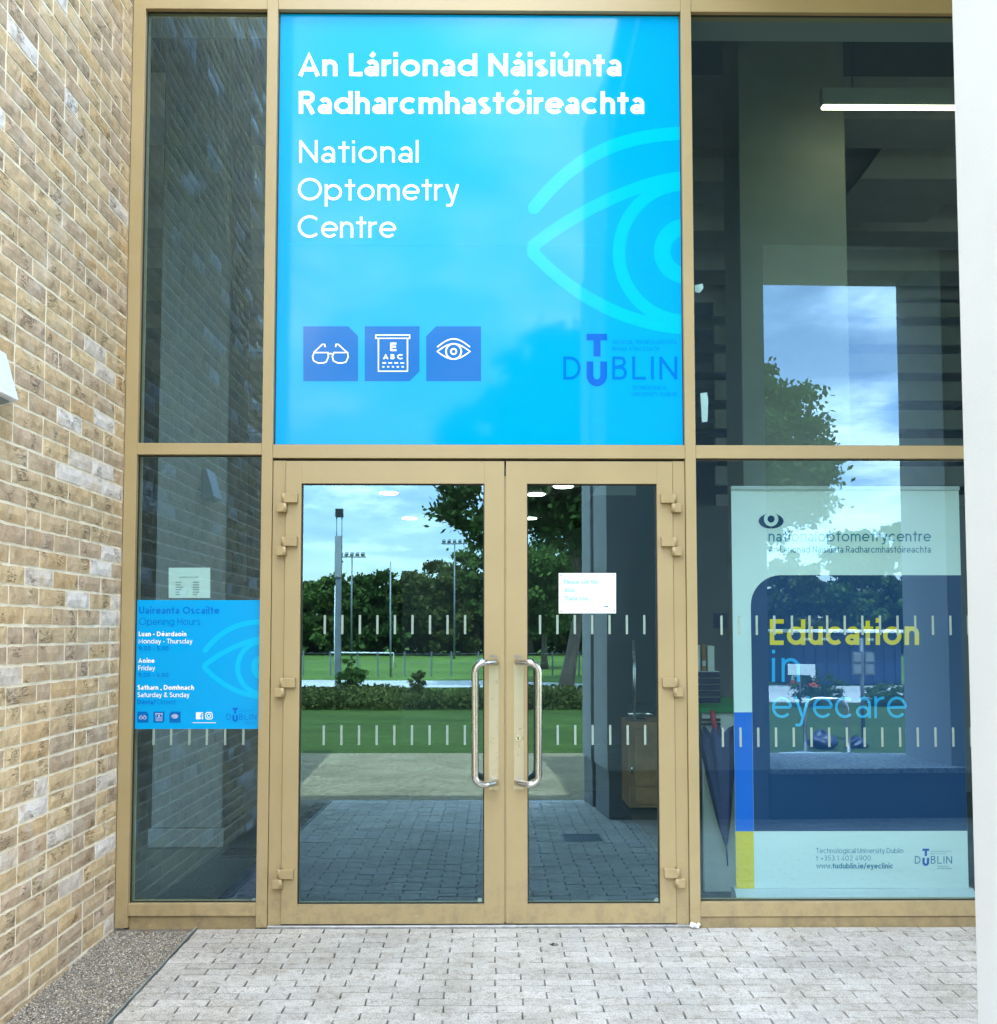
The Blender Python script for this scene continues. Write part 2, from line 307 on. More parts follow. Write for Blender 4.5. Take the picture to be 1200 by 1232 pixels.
M['field'] = ground_mat('far_grass', [(0.06, 0.10, 0.018), (0.09, 0.145, 0.026), (0.115, 0.18, 0.034)], 0.25, 9, 0.02)
M['path'] = ground_mat('pale_path', [(0.40, 0.39, 0.37), (0.46, 0.45, 0.43), (0.52, 0.51, 0.49)], 0.5, 30)
def pebble_mat():
    m = bpy.data.materials.new('pebbles'); m.use_nodes = True; t = m.node_tree; b = t.nodes['Principled BSDF']
    geo = N(t, 'ShaderNodeNewGeometry')
    c = ramp(t, [(0.0, (0.12, 0.11, 0.10)), (0.14, (0.22, 0.195, 0.16)), (0.38, (0.30, 0.25, 0.18)), (0.62, (0.42, 0.35, 0.25)), (0.80, (0.24, 0.22, 0.20)), (0.90, (0.62, 0.57, 0.48))], geo.outputs['Random Per Island'], 'CONSTANT')
    t.links.new(c, b.inputs['Base Color']); b.inputs['Roughness'].default_value = 0.7; return m
M['pebble'] = pebble_mat()
def leaf_mat(name, a, b_, tl=0.35):
    m = bpy.data.materials.new(name); m.use_nodes = True; t = m.node_tree; t.nodes.clear()
    geo = N(t, 'ShaderNodeNewGeometry'); c = ramp(t, [(0.0, a), (1.0, b_)], geo.outputs['Random Per Island'])
    no = N(t, 'ShaderNodeTexNoise', i_Scale=0.7, i_Detail=3.0); t.links.new(geo.outputs['Position'], no.inputs[0])
    c = mixc(t, c, ramp(t, [(0.3, 0.6), (0.7, 1.4)], no.outputs[0]), 1.0, 'MULTIPLY')
    d = N(t, 'ShaderNodeBsdfDiffuse'); tr = N(t, 'ShaderNodeBsdfTranslucent'); t.links.new(c, d.inputs[0]); t.links.new(c, tr.inputs[0])
    mx = N(t, 'ShaderNodeMixShader'); mx.inputs[0].default_value = tl; t.links.new(d.outputs[0], mx.inputs[1]); t.links.new(tr.outputs[0], mx.inputs[2])
    o = N(t, 'ShaderNodeOutputMaterial'); t.links.new(mx.outputs[0], o.inputs[0]); return m
M['leaf'] = leaf_mat('leaves_dark', (0.032, 0.058, 0.018), (0.075, 0.125, 0.035))
M['leaf2'] = leaf_mat('leaves_mid', (0.05, 0.09, 0.022), (0.11, 0.17, 0.045))
M['leaf3'] = leaf_mat('leaves_olive', (0.055, 0.068, 0.02), (0.11, 0.125, 0.04))

# ------------------------------------------------------------------ stroke lettering
XH = 0.72
def arc(cx, cy, rx, ry, a0, a1, n=None):
    n = n or max(4, int(abs(a1 - a0) / 15))
    return [(cx + rx * math.cos(R(a0 + (a1 - a0) * i / n)), cy + ry * math.sin(R(a0 + (a1 - a0) * i / n))) for i in range(n + 1)]
def glyph(ch, h):
    X = XH; r = X / 2 - h; c = X / 2
    acc = {'á': 'a', 'é': 'e', 'í': 'i', 'ó': 'o', 'ú': 'u', 'Á': 'A', 'Í': 'I'}
    if ch in acc:
        w, s = glyph(acc[ch], h)
        if ch == 'í': s = s[:-1]
        top = X if ch.islower() else 1.0; m = w / 2
        return w, s + [[(m - 0.02, top + 0.08 + h * .5), (m + 0.10, top + 0.26 + h * .5)]]
    def arch(x0, wd, top=X): return arc(x0 + wd / 2, top - h - wd / 2, wd / 2, wd / 2, 180, 0) + [(x0 + wd, 0)]
    nw = 0.56 - 2 * h
    D = {
     'a': (0.54, [arc(0.25, 0.21, 0.25 - h, 0.21 - h, 0, 360, 20), [(0.54 - h, 0), (0.54 - h, 0.45)] + arc(0.29, 0.45, 0.25 - h, 0.27 - h, 0, 150)]),
     'b': (X, [[(h, 0), (h, 1)], arc(c, c, r, r, 0, 360, 24)]),
     'c': (0.64, [arc(c, c, r, r, 48, 312, 18)]),
     'd': (X, [[(X - h, 0), (X - h, 1)], arc(c, c, r, r, 0, 360, 24)]),
     'e': (0.68, [[(h, c), (X - h, c)], arc(c, c, r, r, 0, 318, 22)]),
     'f': (0.40, [[(0.16, 0), (0.16, 0.78)] + arc(0.32, 0.80, 0.16, 0.20 - h, 180, 80), [(0, X - h), (0.36, X - h)]]),
     'g': (X, [[(X - h, X), (X - h, 0.02)] + arc(c, 0.02, r, 0.28 - h, 0, -150), arc(c, c, r, r, 0, 360, 24)]),
     'h': (0.56, [[(h, 0), (h, 1)], arch(h, nw)]),
     'i': (2 * h, [[(h, 0), (h, X)], [(h, 0.86), (h, 0.86 + 2.2 * h)]]),
     'k': (0.55, [[(h, 0), (h, 1)], [(h, 0.28), (0.48, X)], [(0.2, 0.42), (0.52, 0)]]),
     'l': (2 * h, [[(h, 0), (h, 1)]]),
     'm': (0.92, [[(h, 0), (h, X)], arch(h, 0.46 - h), arch(0.46, 0.46 - h)]),
     'n': (0.56, [[(h, 0), (h, X)], arch(h, nw)]),
     'o': (X, [arc(c, c, r, r, 0, 360, 24)]),
     'p': (X, [[(h, -0.28), (h, X)], arc(c, c, r, r, 0, 360, 24)]),
     'r': (0.36, [[(h, 0), (h, X)], [(h, 0.4)] + arc(0.32, X - 0.28, 0.32 - h, 0.28 - h, 180, 82)]),
     's': (0.48, [arc(0.24, 0.54, 0.235 - h, 0.18 - h, 35, 235, 12)[:-1] + arc(0.24, 0.18 + h * 0.9, 0.235 - h, 0.18, 75, 60, 2)[:0] + [(0.24, 0.36)] + arc(0.24, 0.18, 0.24 - h, 0.18 - h, 60, -150, 12)]),
     't': (0.42, [[(0.21, 0), (0.21, 0.94)], [(0, X - h), (0.42, X - h)]]),
     'u': (0.56, [[(0.56 - h, 0), (0.56 - h, X)], [(h, X), (h, 0.28)] + arc(0.28, 0.28, 0.28 - h, 0.28 - h, 180, 360)]),
     'v': (0.58, [[(h, X), (0.29, h * 0.4), (0.58 - h, X)]]),
     'w': (0.86, [[(h, X), (0.24, h * 0.4), (0.43, X - h), (0.62, h * 0.4), (0.86 - h, X)]]),
     'y': (0.58, [[(h, X), (0.30, 0.04)], [(0.58 - h, X), (0.26, -0.18), (0.20, -0.28 + h), (0.05, -0.28 + h)]]),
     'A': (0.82, [[(h, 0), (0.41, 1 - h * 0.6), (0.82 - h, 0)], [(0.19, 0.30), (0.63, 0.30)]]),
     'B': (0.62, [[(h, 0), (h, 1)], [(h, 1 - h), (0.34, 1 - h)] + arc(0.34, 0.76, 0.24 - h, 0.24 - h, 90, -90) + [(h, 0.52)], [(h, 0.52), (0.35, 0.52)] + arc(0.35, 0.26 + h / 2, 0.27 - h, 0.26 - h / 2, 90, -90) + [(h, h)]]),
     'C': (0.86, [arc(0.5, 0.5, 0.5 - h, 0.5 - h, 45, 315, 22)]),
     'D': (0.78, [[(h, 0), (h, 1)], [(h, 1 - h), (0.30, 1 - h)] + arc(0.30, 0.5, 0.48 - h, 0.5 - h, 90, -90, 14) + [(h, h)]]),
     'E': (0.54, [[(h, 0), (h, 1)], [(h, 1 - h), (0.54, 1 - h)], [(h, 0.52), (0.50, 0.52)], [(h, h), (0.54, h)]]),
     'F': (0.52, [[(h, 0), (h, 1)], [(h, 1 - h), (0.52, 1 - h)], [(h, 0.5), (0.48, 0.5)]]),
     'G': (0.92, [arc(0.5, 0.5, 0.5 - h, 0.5 - h, 45, 360, 26) + [(0.55, 0.5)]]),
     'H': (0.70, [[(h, 0), (h, 1)], [(0.7 - h, 0), (0.7 - h, 1)], [(h, 0.52), (0.7 - h, 0.52)]]),
     'I': (2 * h, [[(h, 0), (h, 1)]]),
     'L': (0.50, [[(h, 1), (h, h), (0.50, h)]]),
     'M': (0.84, [[(h, 0), (h, 1 - h), (0.42, 0.25), (0.84 - h, 1 - h), (0.84 - h, 0)]]),
     'N': (0.72, [[(h, 0), (h, 1)], [(h, 1 - h), (0.72 - h, h)], [(0.72 - h, 0), (0.72 - h, 1)]]),
     'O': (1.0, [arc(0.5, 0.5, 0.5 - h, 0.5 - h, 0, 360, 32)]),
     'P': (0.58, [[(h, 0), (h, 1)], [(h, 1 - h), (0.32, 1 - h)] + arc(0.32, 0.72, 0.26 - h * 0.6, 0.28 - h, 90, -90) + [(h, 0.44 + h)]]),
     'R': (0.64, [[(h, 0), (h, 1)], [(h, 1 - h), (0.34, 1 - h)] + arc(0.34, 0.72, 0.28 - h, 0.28 - h, 90, -90) + [(h, 0.44 + h)], [(0.34, 0.46), (0.64 - h, 0)]]),
     'S': (0.60, [arc(0.30, 0.75, 0.28 - h, 0.25 - h, 35, 250, 12) + [(0.32, 0.49)] + arc(0.30, 0.26, 0.30 - h, 0.26 - h, 60, -148, 12)]),
     'T': (0.66, [[(0.33, 0), (0.33, 1)], [(0, 1 - h), (0.66, 1 - h)]]),
     'U': (0.70, [[(h, 1), (h, 0.35)] + arc(0.35, 0.35, 0.35 - h, 0.35 - h, 180, 360) + [(0.7 - h, 1)]]),
     'V': (0.76, [[(h, 1), (0.38, h * 0.5), (0.76 - h, 1)]]),
     'Y': (0.70, [[(h, 1), (0.35, 0.45), (0.7 - h, 1)], [(0.35, 0), (0.35, 0.47)]]),
     '0': (0.64, [arc(0.32, 0.5, 0.32 - h, 0.5 - h, 0, 360, 24)]),
     '1': (0.30, [[(0.02, 0.80), (0.3 - h, 1 - h), (0.3 - h, 0)]]),
     '2': (0.56, [arc(0.28, 0.72, 0.27 - h, 0.28 - h, 160, -20, 10) + [(h * 1.2, h), (0.56, h)]]),
     '3': (0.56, [arc(0.27, 0.75, 0.25 - h, 0.25 - h, 150, -90, 12) + arc(0.28, 0.27, 0.28 - h, 0.27 - h, 90, -150, 12)]),
     '4': (0.62, [[(0.62, 0.24), (h * 1.4, 0.24), (0.42, 1), (0.42, 0)]]),
     '5': (0.56, [[(0.50, 1 - h), (0.12, 1 - h), (0.09, 0.55)] + arc(0.27, 0.32, 0.28 - h, 0.31 - h, 120, -150, 14)]),
     '9': (0.60, [arc(0.30, 0.68, 0.30 - h, 0.32 - h, 0, 360, 20), [(0.60 - h, 0.68), (0.52, 0.35), (0.22, 0)]]),
     '.': (2 * h, [[(h, 0), (h, 2 * h)]]), ',': (2 * h, [[(h * 1.5, 2 * h), (h * .4, -0.12)]]), '-': (0.28, [[(0, 0.38), (0.28, 0.38)]]),
     '/': (0.42, [[(0, -0.1), (0.42, 1.05)]]), '+': (0.5, [[(0.25, 0.12), (0.25, 0.62)], [(0, 0.37), (0.5, 0.37)]]),
     '&': (0.72, [[(0.72, 0), (0.22, 0.62)] + arc(0.32, 0.78, 0.19 - h * .5, 0.22 - h, 200, -40, 12) + [(0.14, 0.42)] + arc(0.27, 0.25, 0.27 - h, 0.25 - h, 120, 350, 12)]),
    }
    return D[ch]
class Ink:
    """flat print on a real plane: strokes and shapes become one thin mesh"""
    def __init__(s, P, lift=0.0): s.P = P; s.v = []; s.f = []; s.k = 0; s.lift = lift; s.clip = None
    def q(s, x, y):
        if s.clip is not None: x = min(x, s.clip)
        p = s.P(x, y); s.v.append((p.x, p.y - s.lift - s.k * 0.00022, p.z)); return len(s.v) - 1
    def stroke(s, pts, wd, round_=False):
        s.k = (s.k + 1) % 4; pts = [Vector(p) for p in pts]; n = len(pts); closed = n > 3 and (pts[0] - pts[-1]).length < 1e-6
        L = []
        for i in range(n):
            if closed and i in (0, n - 1): a, b = pts[n - 2], pts[1]
            else: a, b = pts[max(i - 1, 0)], pts[min(i + 1, n - 1)]
            d0 = (pts[i] - a); d1 = (b - pts[i])
            d0 = d0.normalized() if d0.length > 1e-9 else d1.normalized(); d1 = d1.normalized() if d1.length > 1e-9 else d0
            t = (d0 + d1); t = t.normalized() if t.length > 1e-6 else d0
            nrm = Vector((-t.y, t.x)); m = 1 / max(0.45, nrm.dot(Vector((-d0.y, d0.x)))); m = min(m, 1.2)
            L.append((pts[i] + nrm * wd / 2 * m, pts[i] - nrm * wd / 2 * m))
        idx = [(s.q(*a), s.q(*b)) for a, b in L]
        for (a, b), (c, d) in zip(idx, idx[1:]): s.f.append((a, b, d, c))
        if round_ and not closed:
            for e, o in ((0, 1), (n - 1, n - 2)):
                c = pts[e]; s.shape([(c.x + wd / 2 * math.cos(2 * math.pi * k / 14), c.y + wd / 2 * math.sin(2 * math.pi * k / 14)) for k in range(14)])
        return s
    def shape(s, pts): s.k = (s.k + 1) % 4; s.f.append(tuple(s.q(*p) for p in pts)); return s
    def text(s, body, x0, x1, base, cap, weight=0.10, gap=0.11, space=0.46):
        h = weight / 2; pos = 0; lay = []
        for ch in body:
            if ch == ' ': pos += space - gap; continue
            w, st = glyph(ch, h); k = gap * (0.8 if ch in 'rtTLyAVvw' else 1.0); lay.append((pos, st)); pos += w + k
        total = pos - gap; sx = (x1 - x0) / total if x1 else cap
        for p, st in lay:
            for q in st:
                if len(q) < 2: continue
                s.stroke([(x0 + (p + a) * sx, base - b * cap) for a, b in q], weight * (sx + cap) / 2)
        return s
    def build(s, name, mat, parent):
        me = bpy.data.meshes.new(name); me.from_pydata(s.v, [], s.f); me.update()
        bm = bmesh.new(); bm.from_mesh(me); bmesh.ops.recalc_face_normals(bm, faces=bm.faces)
        for f in bm.faces:
            if f.normal.y > 0: f.normal_flip()
        bm.to_mesh(me); bm.free()
        return link(name, me, mat, parent)
def dublin_logo(P, x, y, k, m1, m2, parent, small=True):
    """logo lettering; x,y top-left of the 138 x 76 unit layout, k scale"""
    f = lambda a, b: (x + a * k, y + b * k)
    I = Ink(P, 0.0006)
    for ch, a, b in (('D', 0, 21), ('B', 59, 77), ('L', 83, 99), ('I', 106, 109.5), ('N', 116, 138)):
        I.text(ch, f(a, 0)[0], f(b, 0)[0], f(0, 56)[1], 28 * k, 0.125)
    I.build('lettering', m1, parent)
    J = Ink(P, 0.0006)
    J.shape([f(28, 0.5), f(53, 0.5), f(53, 8.5), f(28, 8.5)]); J.shape([f(36.5, 8.5), f(45, 8.5), f(45, 28), f(36.5, 28)])
    J.stroke([f(32.2, 34), f(32.2, 51)] + [f(40.5 + 8.3 * math.cos(R(a)), 51 + 9 * math.sin(R(a))) for a in range(180, -1, -20)] + [f(48.8, 51), f(48.8, 34)], 8.3 * k)
    J.build('monogram', m2, parent)
    if small:
        for body, p, q, yy in (('OLLSCOIL TEICNEOLAÍOCHTA', 59, 137, 13), ('BHAILE ÁTHA CLIATH', 59, 116, 21), ('TECHNOLOGICAL', 83, 126, 68), ('UNIVERSITY DUBLIN', 83, 137, 76)):
            Ink(P, 0.0006).text(body, f(p, 0)[0], f(q, 0)[0], f(0, yy)[1], 4.6 * k, 0.12).build('small_lettering', m1, parent)
def eye_emblem(P, x, y, k, clip, mat, parent):
    """large half eye; x,y = left corner of the eye"""
    I = Ink(P, 0.0002); I.clip = clip; f = lambda a, b: (x + a * k, y + b * k)
    def smooth(pts, n=40):
        c = np.polyfit([p[0] for p in pts], [p[1] for p in pts], 4); xs = np.linspace(pts[0][0], pts[-1][0], n); return [f(a, np.polyval(c, a)) for a in xs]
    I.stroke(smooth([(6, -50), (33, -80), (76, -113), (119, -130), (150, -137), (190, -140)]), 16 * k, True)
    up = smooth([(2, -2), (33, -25), (76, -50), (119, -70), (150, -80), (190, -87)]); lo = smooth([(190, 96), (182, 93), (119, 82), (76, 60), (33, 32), (2, 1)])
    I.stroke(up, 15 * k); I.stroke(lo, 15 * k); I.shape([f(5 + 8 * math.cos(R(a)), 8 * math.sin(R(a))) for a in range(0, 360, 20)])
    I.stroke([f(188 + 80 * math.cos(R(a)), 4 + 82 * math.sin(R(a))) for a in range(88, 273, 6)], 15 * k)
    I.stroke([f(188 + 28 * math.cos(R(a)), 2 + 29 * math.sin(R(a))) for a in range(0, 361, 8)], 20 * k)
    return I.build('eye_emblem', mat, parent)
def icon_tiles(P, x, y, s, gap, tilem, inkm, parent):
    c = 0.18
    shapes = [[(0, 0), (1 - c, 0), (1, c), (1, 1), (0, 1)], [(0, 0), (1, 0), (1, 1 - c), (1 - c, 1), (0, 1)], [(c, 0), (1, 0), (1, 1), (0, 1), (0, c)]]
    for i, sh in enumerate(shapes):
        X = x + i * (s + gap); f = lambda a, b: (X + a * s, y + b * s)
        t = Ink(P, 0.0002).shape([f(*p) for p in sh]).build('icon_tile', tilem, parent)
        I = Ink(P, 0.0009); w = 0.026 * s
        if i == 0:
            for q in (0.17, 0.53):
                I.stroke([f(q + 0.03, 0.48), f(q + 0.28, 0.48), f(q + 0.29, 0.56), f(q + 0.25, 0.65), f(q + 0.19, 0.67), f(q + 0.10, 0.67), f(q + 0.02, 0.63), f(q, 0.55), f(q + 0.03, 0.48)], w)
            I.stroke([f(0.46, 0.50), f(0.53, 0.50)], w)
            I.stroke([f(0.19, 0.48), f(0.35, 0.33), f(0.39, 0.33), f(0.40, 0.38)], w); I.stroke([f(0.80, 0.48), f(0.64, 0.33), f(0.60, 0.33), f(0.59, 0.38)], w)
        elif i == 1:
            I.stroke([f(0.20, 0.16), f(0.82, 0.16), f(0.82, 0.22), f(0.20, 0.22), f(0.20, 0.16)], w)
            I.stroke([f(0.25, 0.23), f(0.25, 0.82), f(0.78, 0.82), f(0.78, 0.23)], w)
            I.text('E', X + 0.46 * s, X + 0.58 * s, y + 0.45 * s, 0.15 * s, 0.2); I.text('ABC', X + 0.33 * s, X + 0.70 * s, y + 0.60 * s, 0.09 * s, 0.22, 0.3)
            for q in range(4): I.stroke([f(0.32 + q * 0.11, 0.67), f(0.39 + q * 0.11, 0.67)], w)
            for q in range(5): I.stroke([f(0.32 + q * 0.088, 0.74), f(0.36 + q * 0.088, 0.74)], w)
        else:
            up = [f(0.20 + 0.6 * q / 12, 0.46 - 0.14 * math.sin(math.pi * q / 12)) for q in range(13)]; lo = [f(0.80 - 0.6 * q / 12, 0.46 + 0.14 * math.sin(math.pi * q / 12)) for q in range(13)]
            I.stroke(up + lo[1:], w); I.stroke([f(0.20 + 0.6 * q / 12, 0.38 - 0.15 * math.sin(math.pi * q / 12)) for q in range(13)], w)
            for rr in (0.14, 0.05): I.stroke([f(0.5 + rr * math.cos(R(a)), 0.46 + rr * math.sin(R(a))) for a in range(0, 361, 20)], w * 1.15)
        I.build('icon', inkm, t)

# ================================================================== SETTING: ground
def drop(y): return -0.022 * min(max(-y, 0), 7.0)       # paving falls gently away from the door
def gz(y): return drop(y)
bed = MB(); bed.poly([(-1.378, 0.02, -0.035), (6, 0.02, -0.035), (6, -3.67, -0.035 + drop(-3.67)), (-1.378, -3.67, -0.035 + drop(-3.67))])
pv = tag(bed.build('paving', M['jointsand']), kind='structure')
pv['label'] = 'pale grey block paving in front of the glass doors'
# individual blocks
PW, PD = 0.20, 0.0595
pm = []
for k in range(8):
    g = MB(); random.seed(50 + k)
    hx, hy = PW / 2 - 0.0032, PD / 2 - 0.0018
    g.box((-hx, -hy, -0.03), (hx, hy, 0.0), 0.0012)
    for v in g.bm.verts:
        if v.co.z > -0.01: v.co.x += random.uniform(-.0012, .0012); v.co.y += random.uniform(-.0008, .0008); v.co.z += random.uniform(-.0007, .0007)
    me = bpy.data.meshes.new('paver'); g.bm.to_mesh(me); g.bm.free(); me.materials.append(M['paver']); pm.append(me)
spots = []
random.seed(11)
row = 0
while row * PD < 3.62:
    yc = -0.018 - (row + 0.5) * PD
    off = (row % 2) * PW / 2 - 1.378 + random.uniform(-0.004, 0.004)
    if row % 2: spots.append((-1.378 + PW / 4, yc, 0.49))
    for i in range(34):
        xc = off + (i + 0.5) * PW
        if xc > 5.2 or yc < -3.60 or (yc < -2.70 and xc > 1.0): continue
        spots.append((xc, yc, 1.0))
    row += 1
def seen(x, y):
    p = Vector((x, y, gz(y))) - EYE; k = p.dot(_w)
    if k > 0.2 and p.y > 0:
        py = PCY - FPX * p.dot(_u) / k; px = PCX + FPX * p.dot(_r) / k
        if py < 1250 and -30 < px < 1200: return k * k * k
    q = Vector((x, -y, gz(y))) - EYE; k = q.dot(_w); return 1e2 + k * k * k
spots.sort(key=lambda s: seen(s[0], s[1]))
V, F = [], []
for i, (x, y, sc) in enumerate(spots):
    me = pm[(i * 7 + 3) % 8]; dz = random.uniform(-0.0013, 0.0013); rz = R(random.uniform(-.35, .35))
    if i < 300:
        o = bpy.data.objects.new('paver', me); C.objects.link(o); o.parent = pv; o.location = (x, y, gz(y) + dz); o.rotation_euler = (R(-1.26) * -1, random.uniform(-.003, .003), rz); o.scale = (sc, 1, 1)
    else:
        b0 = len(V)
        for v in me.vertices: V.append((x + v.co.x * sc, y + v.co.y, gz(y + v.co.y) + dz + v.co.z))
        for p in me.polygons: F.append([b0 + j for j in p.vertices])
me = bpy.data.meshes.new('paver_field'); me.from_pydata(V, [], F); me.update()
tag(link('paver_field', me, M['paver'], pv), kind='stuff')
# gravel, lawn, planting, paths, far field
def sheet(name, pts, z, mat, label):
    o = MB().poly([(x, y, z) for x, y in pts][::-1]).build(name, mat)
    for p in o.data.polygons:
        if p.normal.z < 0: p.flip()
    return tag(o, label, kind='structure')
g = MB(); g.poly([(-30, -3.62, -0.081), (14, -3.62, -0.081), (14, -7.2, -0.155), (-30, -7.2, -0.155)])
tag(g.build('gravel', M['gravel']), 'buff gravel forecourt beyond the paving, mirrored in the door glass', kind='structure')
sheet('ground', [(-400, -5), (400, -5), (400, -600), (-400, -600)], -0.175, M['field'], 'wide grass ground running to the trees')
sheet('lawn', [(-40, -7.0), (40, -7.0), (40, -15.2), (-40, -21.5)], -0.1555, M['lawn'], 'mown green lawn across from the doors')
sheet('footpath', [(-40, -22.0), (0, -20.5), (4, -15.3), (40, -15.3), (40, -21.3), (4, -21.3), (0, -24.0), (-40, -24.5)], -0.150, M['path'], 'pale footpath crossing the grass')
# strip of loose chippings beside the brick wall
sb = MB(); sb.poly([(-1.80, 0.02, -0.012), (-1.39, 0.02, -0.012), (-1.39, -3.6, -0.012 + drop(-3.6)), (-1.80, -3.6, -0.012 + drop(-3.6))])
strip = tag(sb.build('gravel_strip', M['soil']), 'narrow bed of chippings along the foot of the brick wall', kind='structure')
def pebbles(n, x0, x1, y0, y1, smin, smax, seed):
    r = np.random.default_rng(seed)
    base = np.array([(1, 0, 0), (0, 1, 0), (-1, 0, 0), (0, -1, 0), (0, 0, 1), (0, 0, -1)], float)
    fc = np.array([(0, 1, 4), (1, 2, 4), (2, 3, 4), (3, 0, 4), (1, 0, 5), (2, 1, 5), (3, 2, 5), (0, 3, 5)])
    s = r.uniform(smin, smax, (n, 1, 3)) * np.array([1, 1, 0.6]); q = base[None] * s * r.uniform(0.7, 1.3, (n, 6, 1))
    a = r.uniform(0, 6.28, n); ca, sa = np.cos(a), np.sin(a)
    x = q[..., 0] * ca[:, None] - q[..., 1] * sa[:, None]; y = q[..., 0] * sa[:, None] + q[..., 1] * ca[:, None]
    px = r.uniform(x0, x1, n); pyy = y0 + (y1 - y0) * r.random(n); pz = -0.022 * -pyy * 1.0 - 0.011 + r.uniform(0, 0.004, n)
    v = np.stack([x + px[:, None], y + pyy[:, None], q[..., 2] + pz[:, None]], -1).reshape(-1, 3)
    f = (fc[None] + (np.arange(n) * 6)[:, None, None]).reshape(-1, 3)
    return v, f
def np_mesh(name, v, f, smooth=False):
    me = bpy.data.meshes.new(name); k = f.shape[1]
    me.vertices.add(len(v)); me.vertices.foreach_set('co', v.astype(np.float32).ravel())
    me.loops.add(f.size); me.loops.foreach_set('vertex_index', f.astype(np.int32).ravel())
    me.polygons.add(len(f)); me.polygons.foreach_set('loop_start', (np.arange(len(f)) * k).astype(np.int32))
    me.update(calc_edges=True); return me
def pz_fix(v): return v
v, f = pebbles(26000, -1.772, -1.394, -0.03, -1.6, 0.0022, 0.0062, 3)
v[:, 2] += 0.0
v2, f2 = pebbles(5000, -1.772, -1.394, -1.6, -3.5, 0.004, 0.010, 4)
# pebbles follow the fall of the ground
tag(link('chippings', np_mesh('chippings', np.vstack([v, v2]), np.vstack([f, f2 + len(v)])), M['pebble'], strip), kind='stuff')
ed = MB(); ed.slab([(-1.391, 0.0, 0.004), (-1.391, -3.6, 0.004 + drop(-3.6)), (-1.391, -3.6, -0.05 + drop(-3.6)), (-1.391, 0.0, -0.05)], (0.007, 0, 0))
tag(ed.build('metal_edging', M['edging']), 'grey metal edging strip between the chippings and the pale paving', 'edging')

# ================================================================== BRICK WALL
bw = thing('brick_wall', 'tall buff brick side wall at the left of the entrance', 'wall', (-1.78, -1.75, 0))
WX = -1.775
WLEN, WH, CH = 3.5, 7.05, 0.075
MB().box((WX - 0.35, -WLEN, -0.1), (WX - 0.0030, 0.25, WH)).build('mortar', M['mortar'], bw)
def brick_mesh(L, seed):
    r = random.Random(seed); nx, nz = 7, 3; H = 0.0632
    bm = bmesh.new(); fr = {}
    for i in range(nx):
        for j in range(nz):
            yy = -L / 2 + L * i / (nx - 1); zz_ = -H / 2 + H * j / (nz - 1); e = (i in (0, nx - 1)) or (j in (0, nz - 1))
            fr[i, j] = bm.verts.new((0.0015 * 0 + (r.uniform(-0.0018, -0.0006) if e else r.uniform(0.0, 0.0030)), yy + (r.uniform(-.0022, .0022)), zz_ + r.uniform(-.0019, .0019)))
    for i in range(nx - 1):
        for j in range(nz - 1): bm.faces.new((fr[i, j], fr[i + 1, j], fr[i + 1, j + 1], fr[i, j + 1]))
    ring = [(i, 0) for i in range(nx)] + [(nx - 1, j) for j in range(1, nz)] + [(i, nz - 1) for i in range(nx - 2, -1, -1)] + [(0, j) for j in range(nz - 2, 0, -1)]
    bk = [bm.verts.new((-0.03, fr[q].co.y, fr[q].co.z)) for q in ring]
    for a in range(len(ring)):
        b = (a + 1) % len(ring); bm.faces.new((fr[ring[b]], fr[ring[a]], bk[a], bk[b]))
    bmesh.ops.recalc_face_normals(bm, faces=bm.faces)
    me = bpy.data.meshes.new('brick'); bm.to_mesh(me); bm.free(); me.materials.append(M['brick'])
    return me
full = [brick_mesh(0.2140, i) for i in range(12)]; half = [brick_mesh(0.1025, 40 + i) for i in range(6)]
rb = random.Random(5); bricks = []
zc = -0.08 + CH / 2; course = 0
while zc < WH - 0.03:
    y = 0.06 - (0.0 if course % 2 else 0.1125) + rb.uniform(-0.012, 0.012) + (0.2255 if 0 else 0)
    if y > 0.05: y -= 0.113
    y = 0.0 - (0.002 if course % 2 else 0.0); first = True
    while y > -WLEN + 0.02:
        if first and course % 2: hf = True
        else: hf = rb.random() < 0.13
        L = 0.1025 if hf else 0.2155; first = False
        if y - L < -WLEN: L = y + WLEN; 
        if L < 0.06: break
        hh = L < 0.16
        bricks.append((y - L / 2, zc + rb.uniform(-.0012, .0012), hh, L)); y -= L + 0.0098 + rb.uniform(-.0008, .0008)
    zc += CH; course += 1
def bvis(b):
    y, z = b[0], b[1]; k = (Vector((WX, y, z)) - EYE); dep = k.dot(_w)
    if dep <= 0.5: return 1e6 + abs(y)
    px = PCX + FPX * k.dot(_r) / dep; py = PCY - FPX * k.dot(_u) / dep
    if px < -35 or py < -20 or py > 1250: return 1e5 + abs(y) * 10 + abs(z - 2)
    return dep ** 2.0 / (0.5 if b[2] else 1)
bricks.sort(key=bvis); V, F = [], []
for i, (y, z, hh, L) in enumerate(bricks):
    src = half if hh else full; me = src[rb.randrange(len(src))]; xo = WX + rb.uniform(-0.0004, 0.0012); sy = L / (0.1025 if hh else 0.2155)
    if i < 300:
        o = bpy.data.objects.new('brick', me); C.objects.link(o); o.parent = bw; o.location = (xo + 1.78, y + 1.75, z); o.rotation_euler = (R(rb.uniform(-.35, .35)), 0, R(rb.uniform(-.3, .3))); o.scale = (1, sy, 1)
    else:
        b0 = len(V); V += [(xo + q.co.x, y + q.co.y * sy, z + q.co.z) for q in me.vertices]; F += [[b0 + j for j in p.vertices] for p in me.polygons]
me = bpy.data.meshes.new('brickwork'); me.from_pydata(V, [], F); me.update()
tag(link('brickwork', me, M['brick'], bw), kind='stuff')

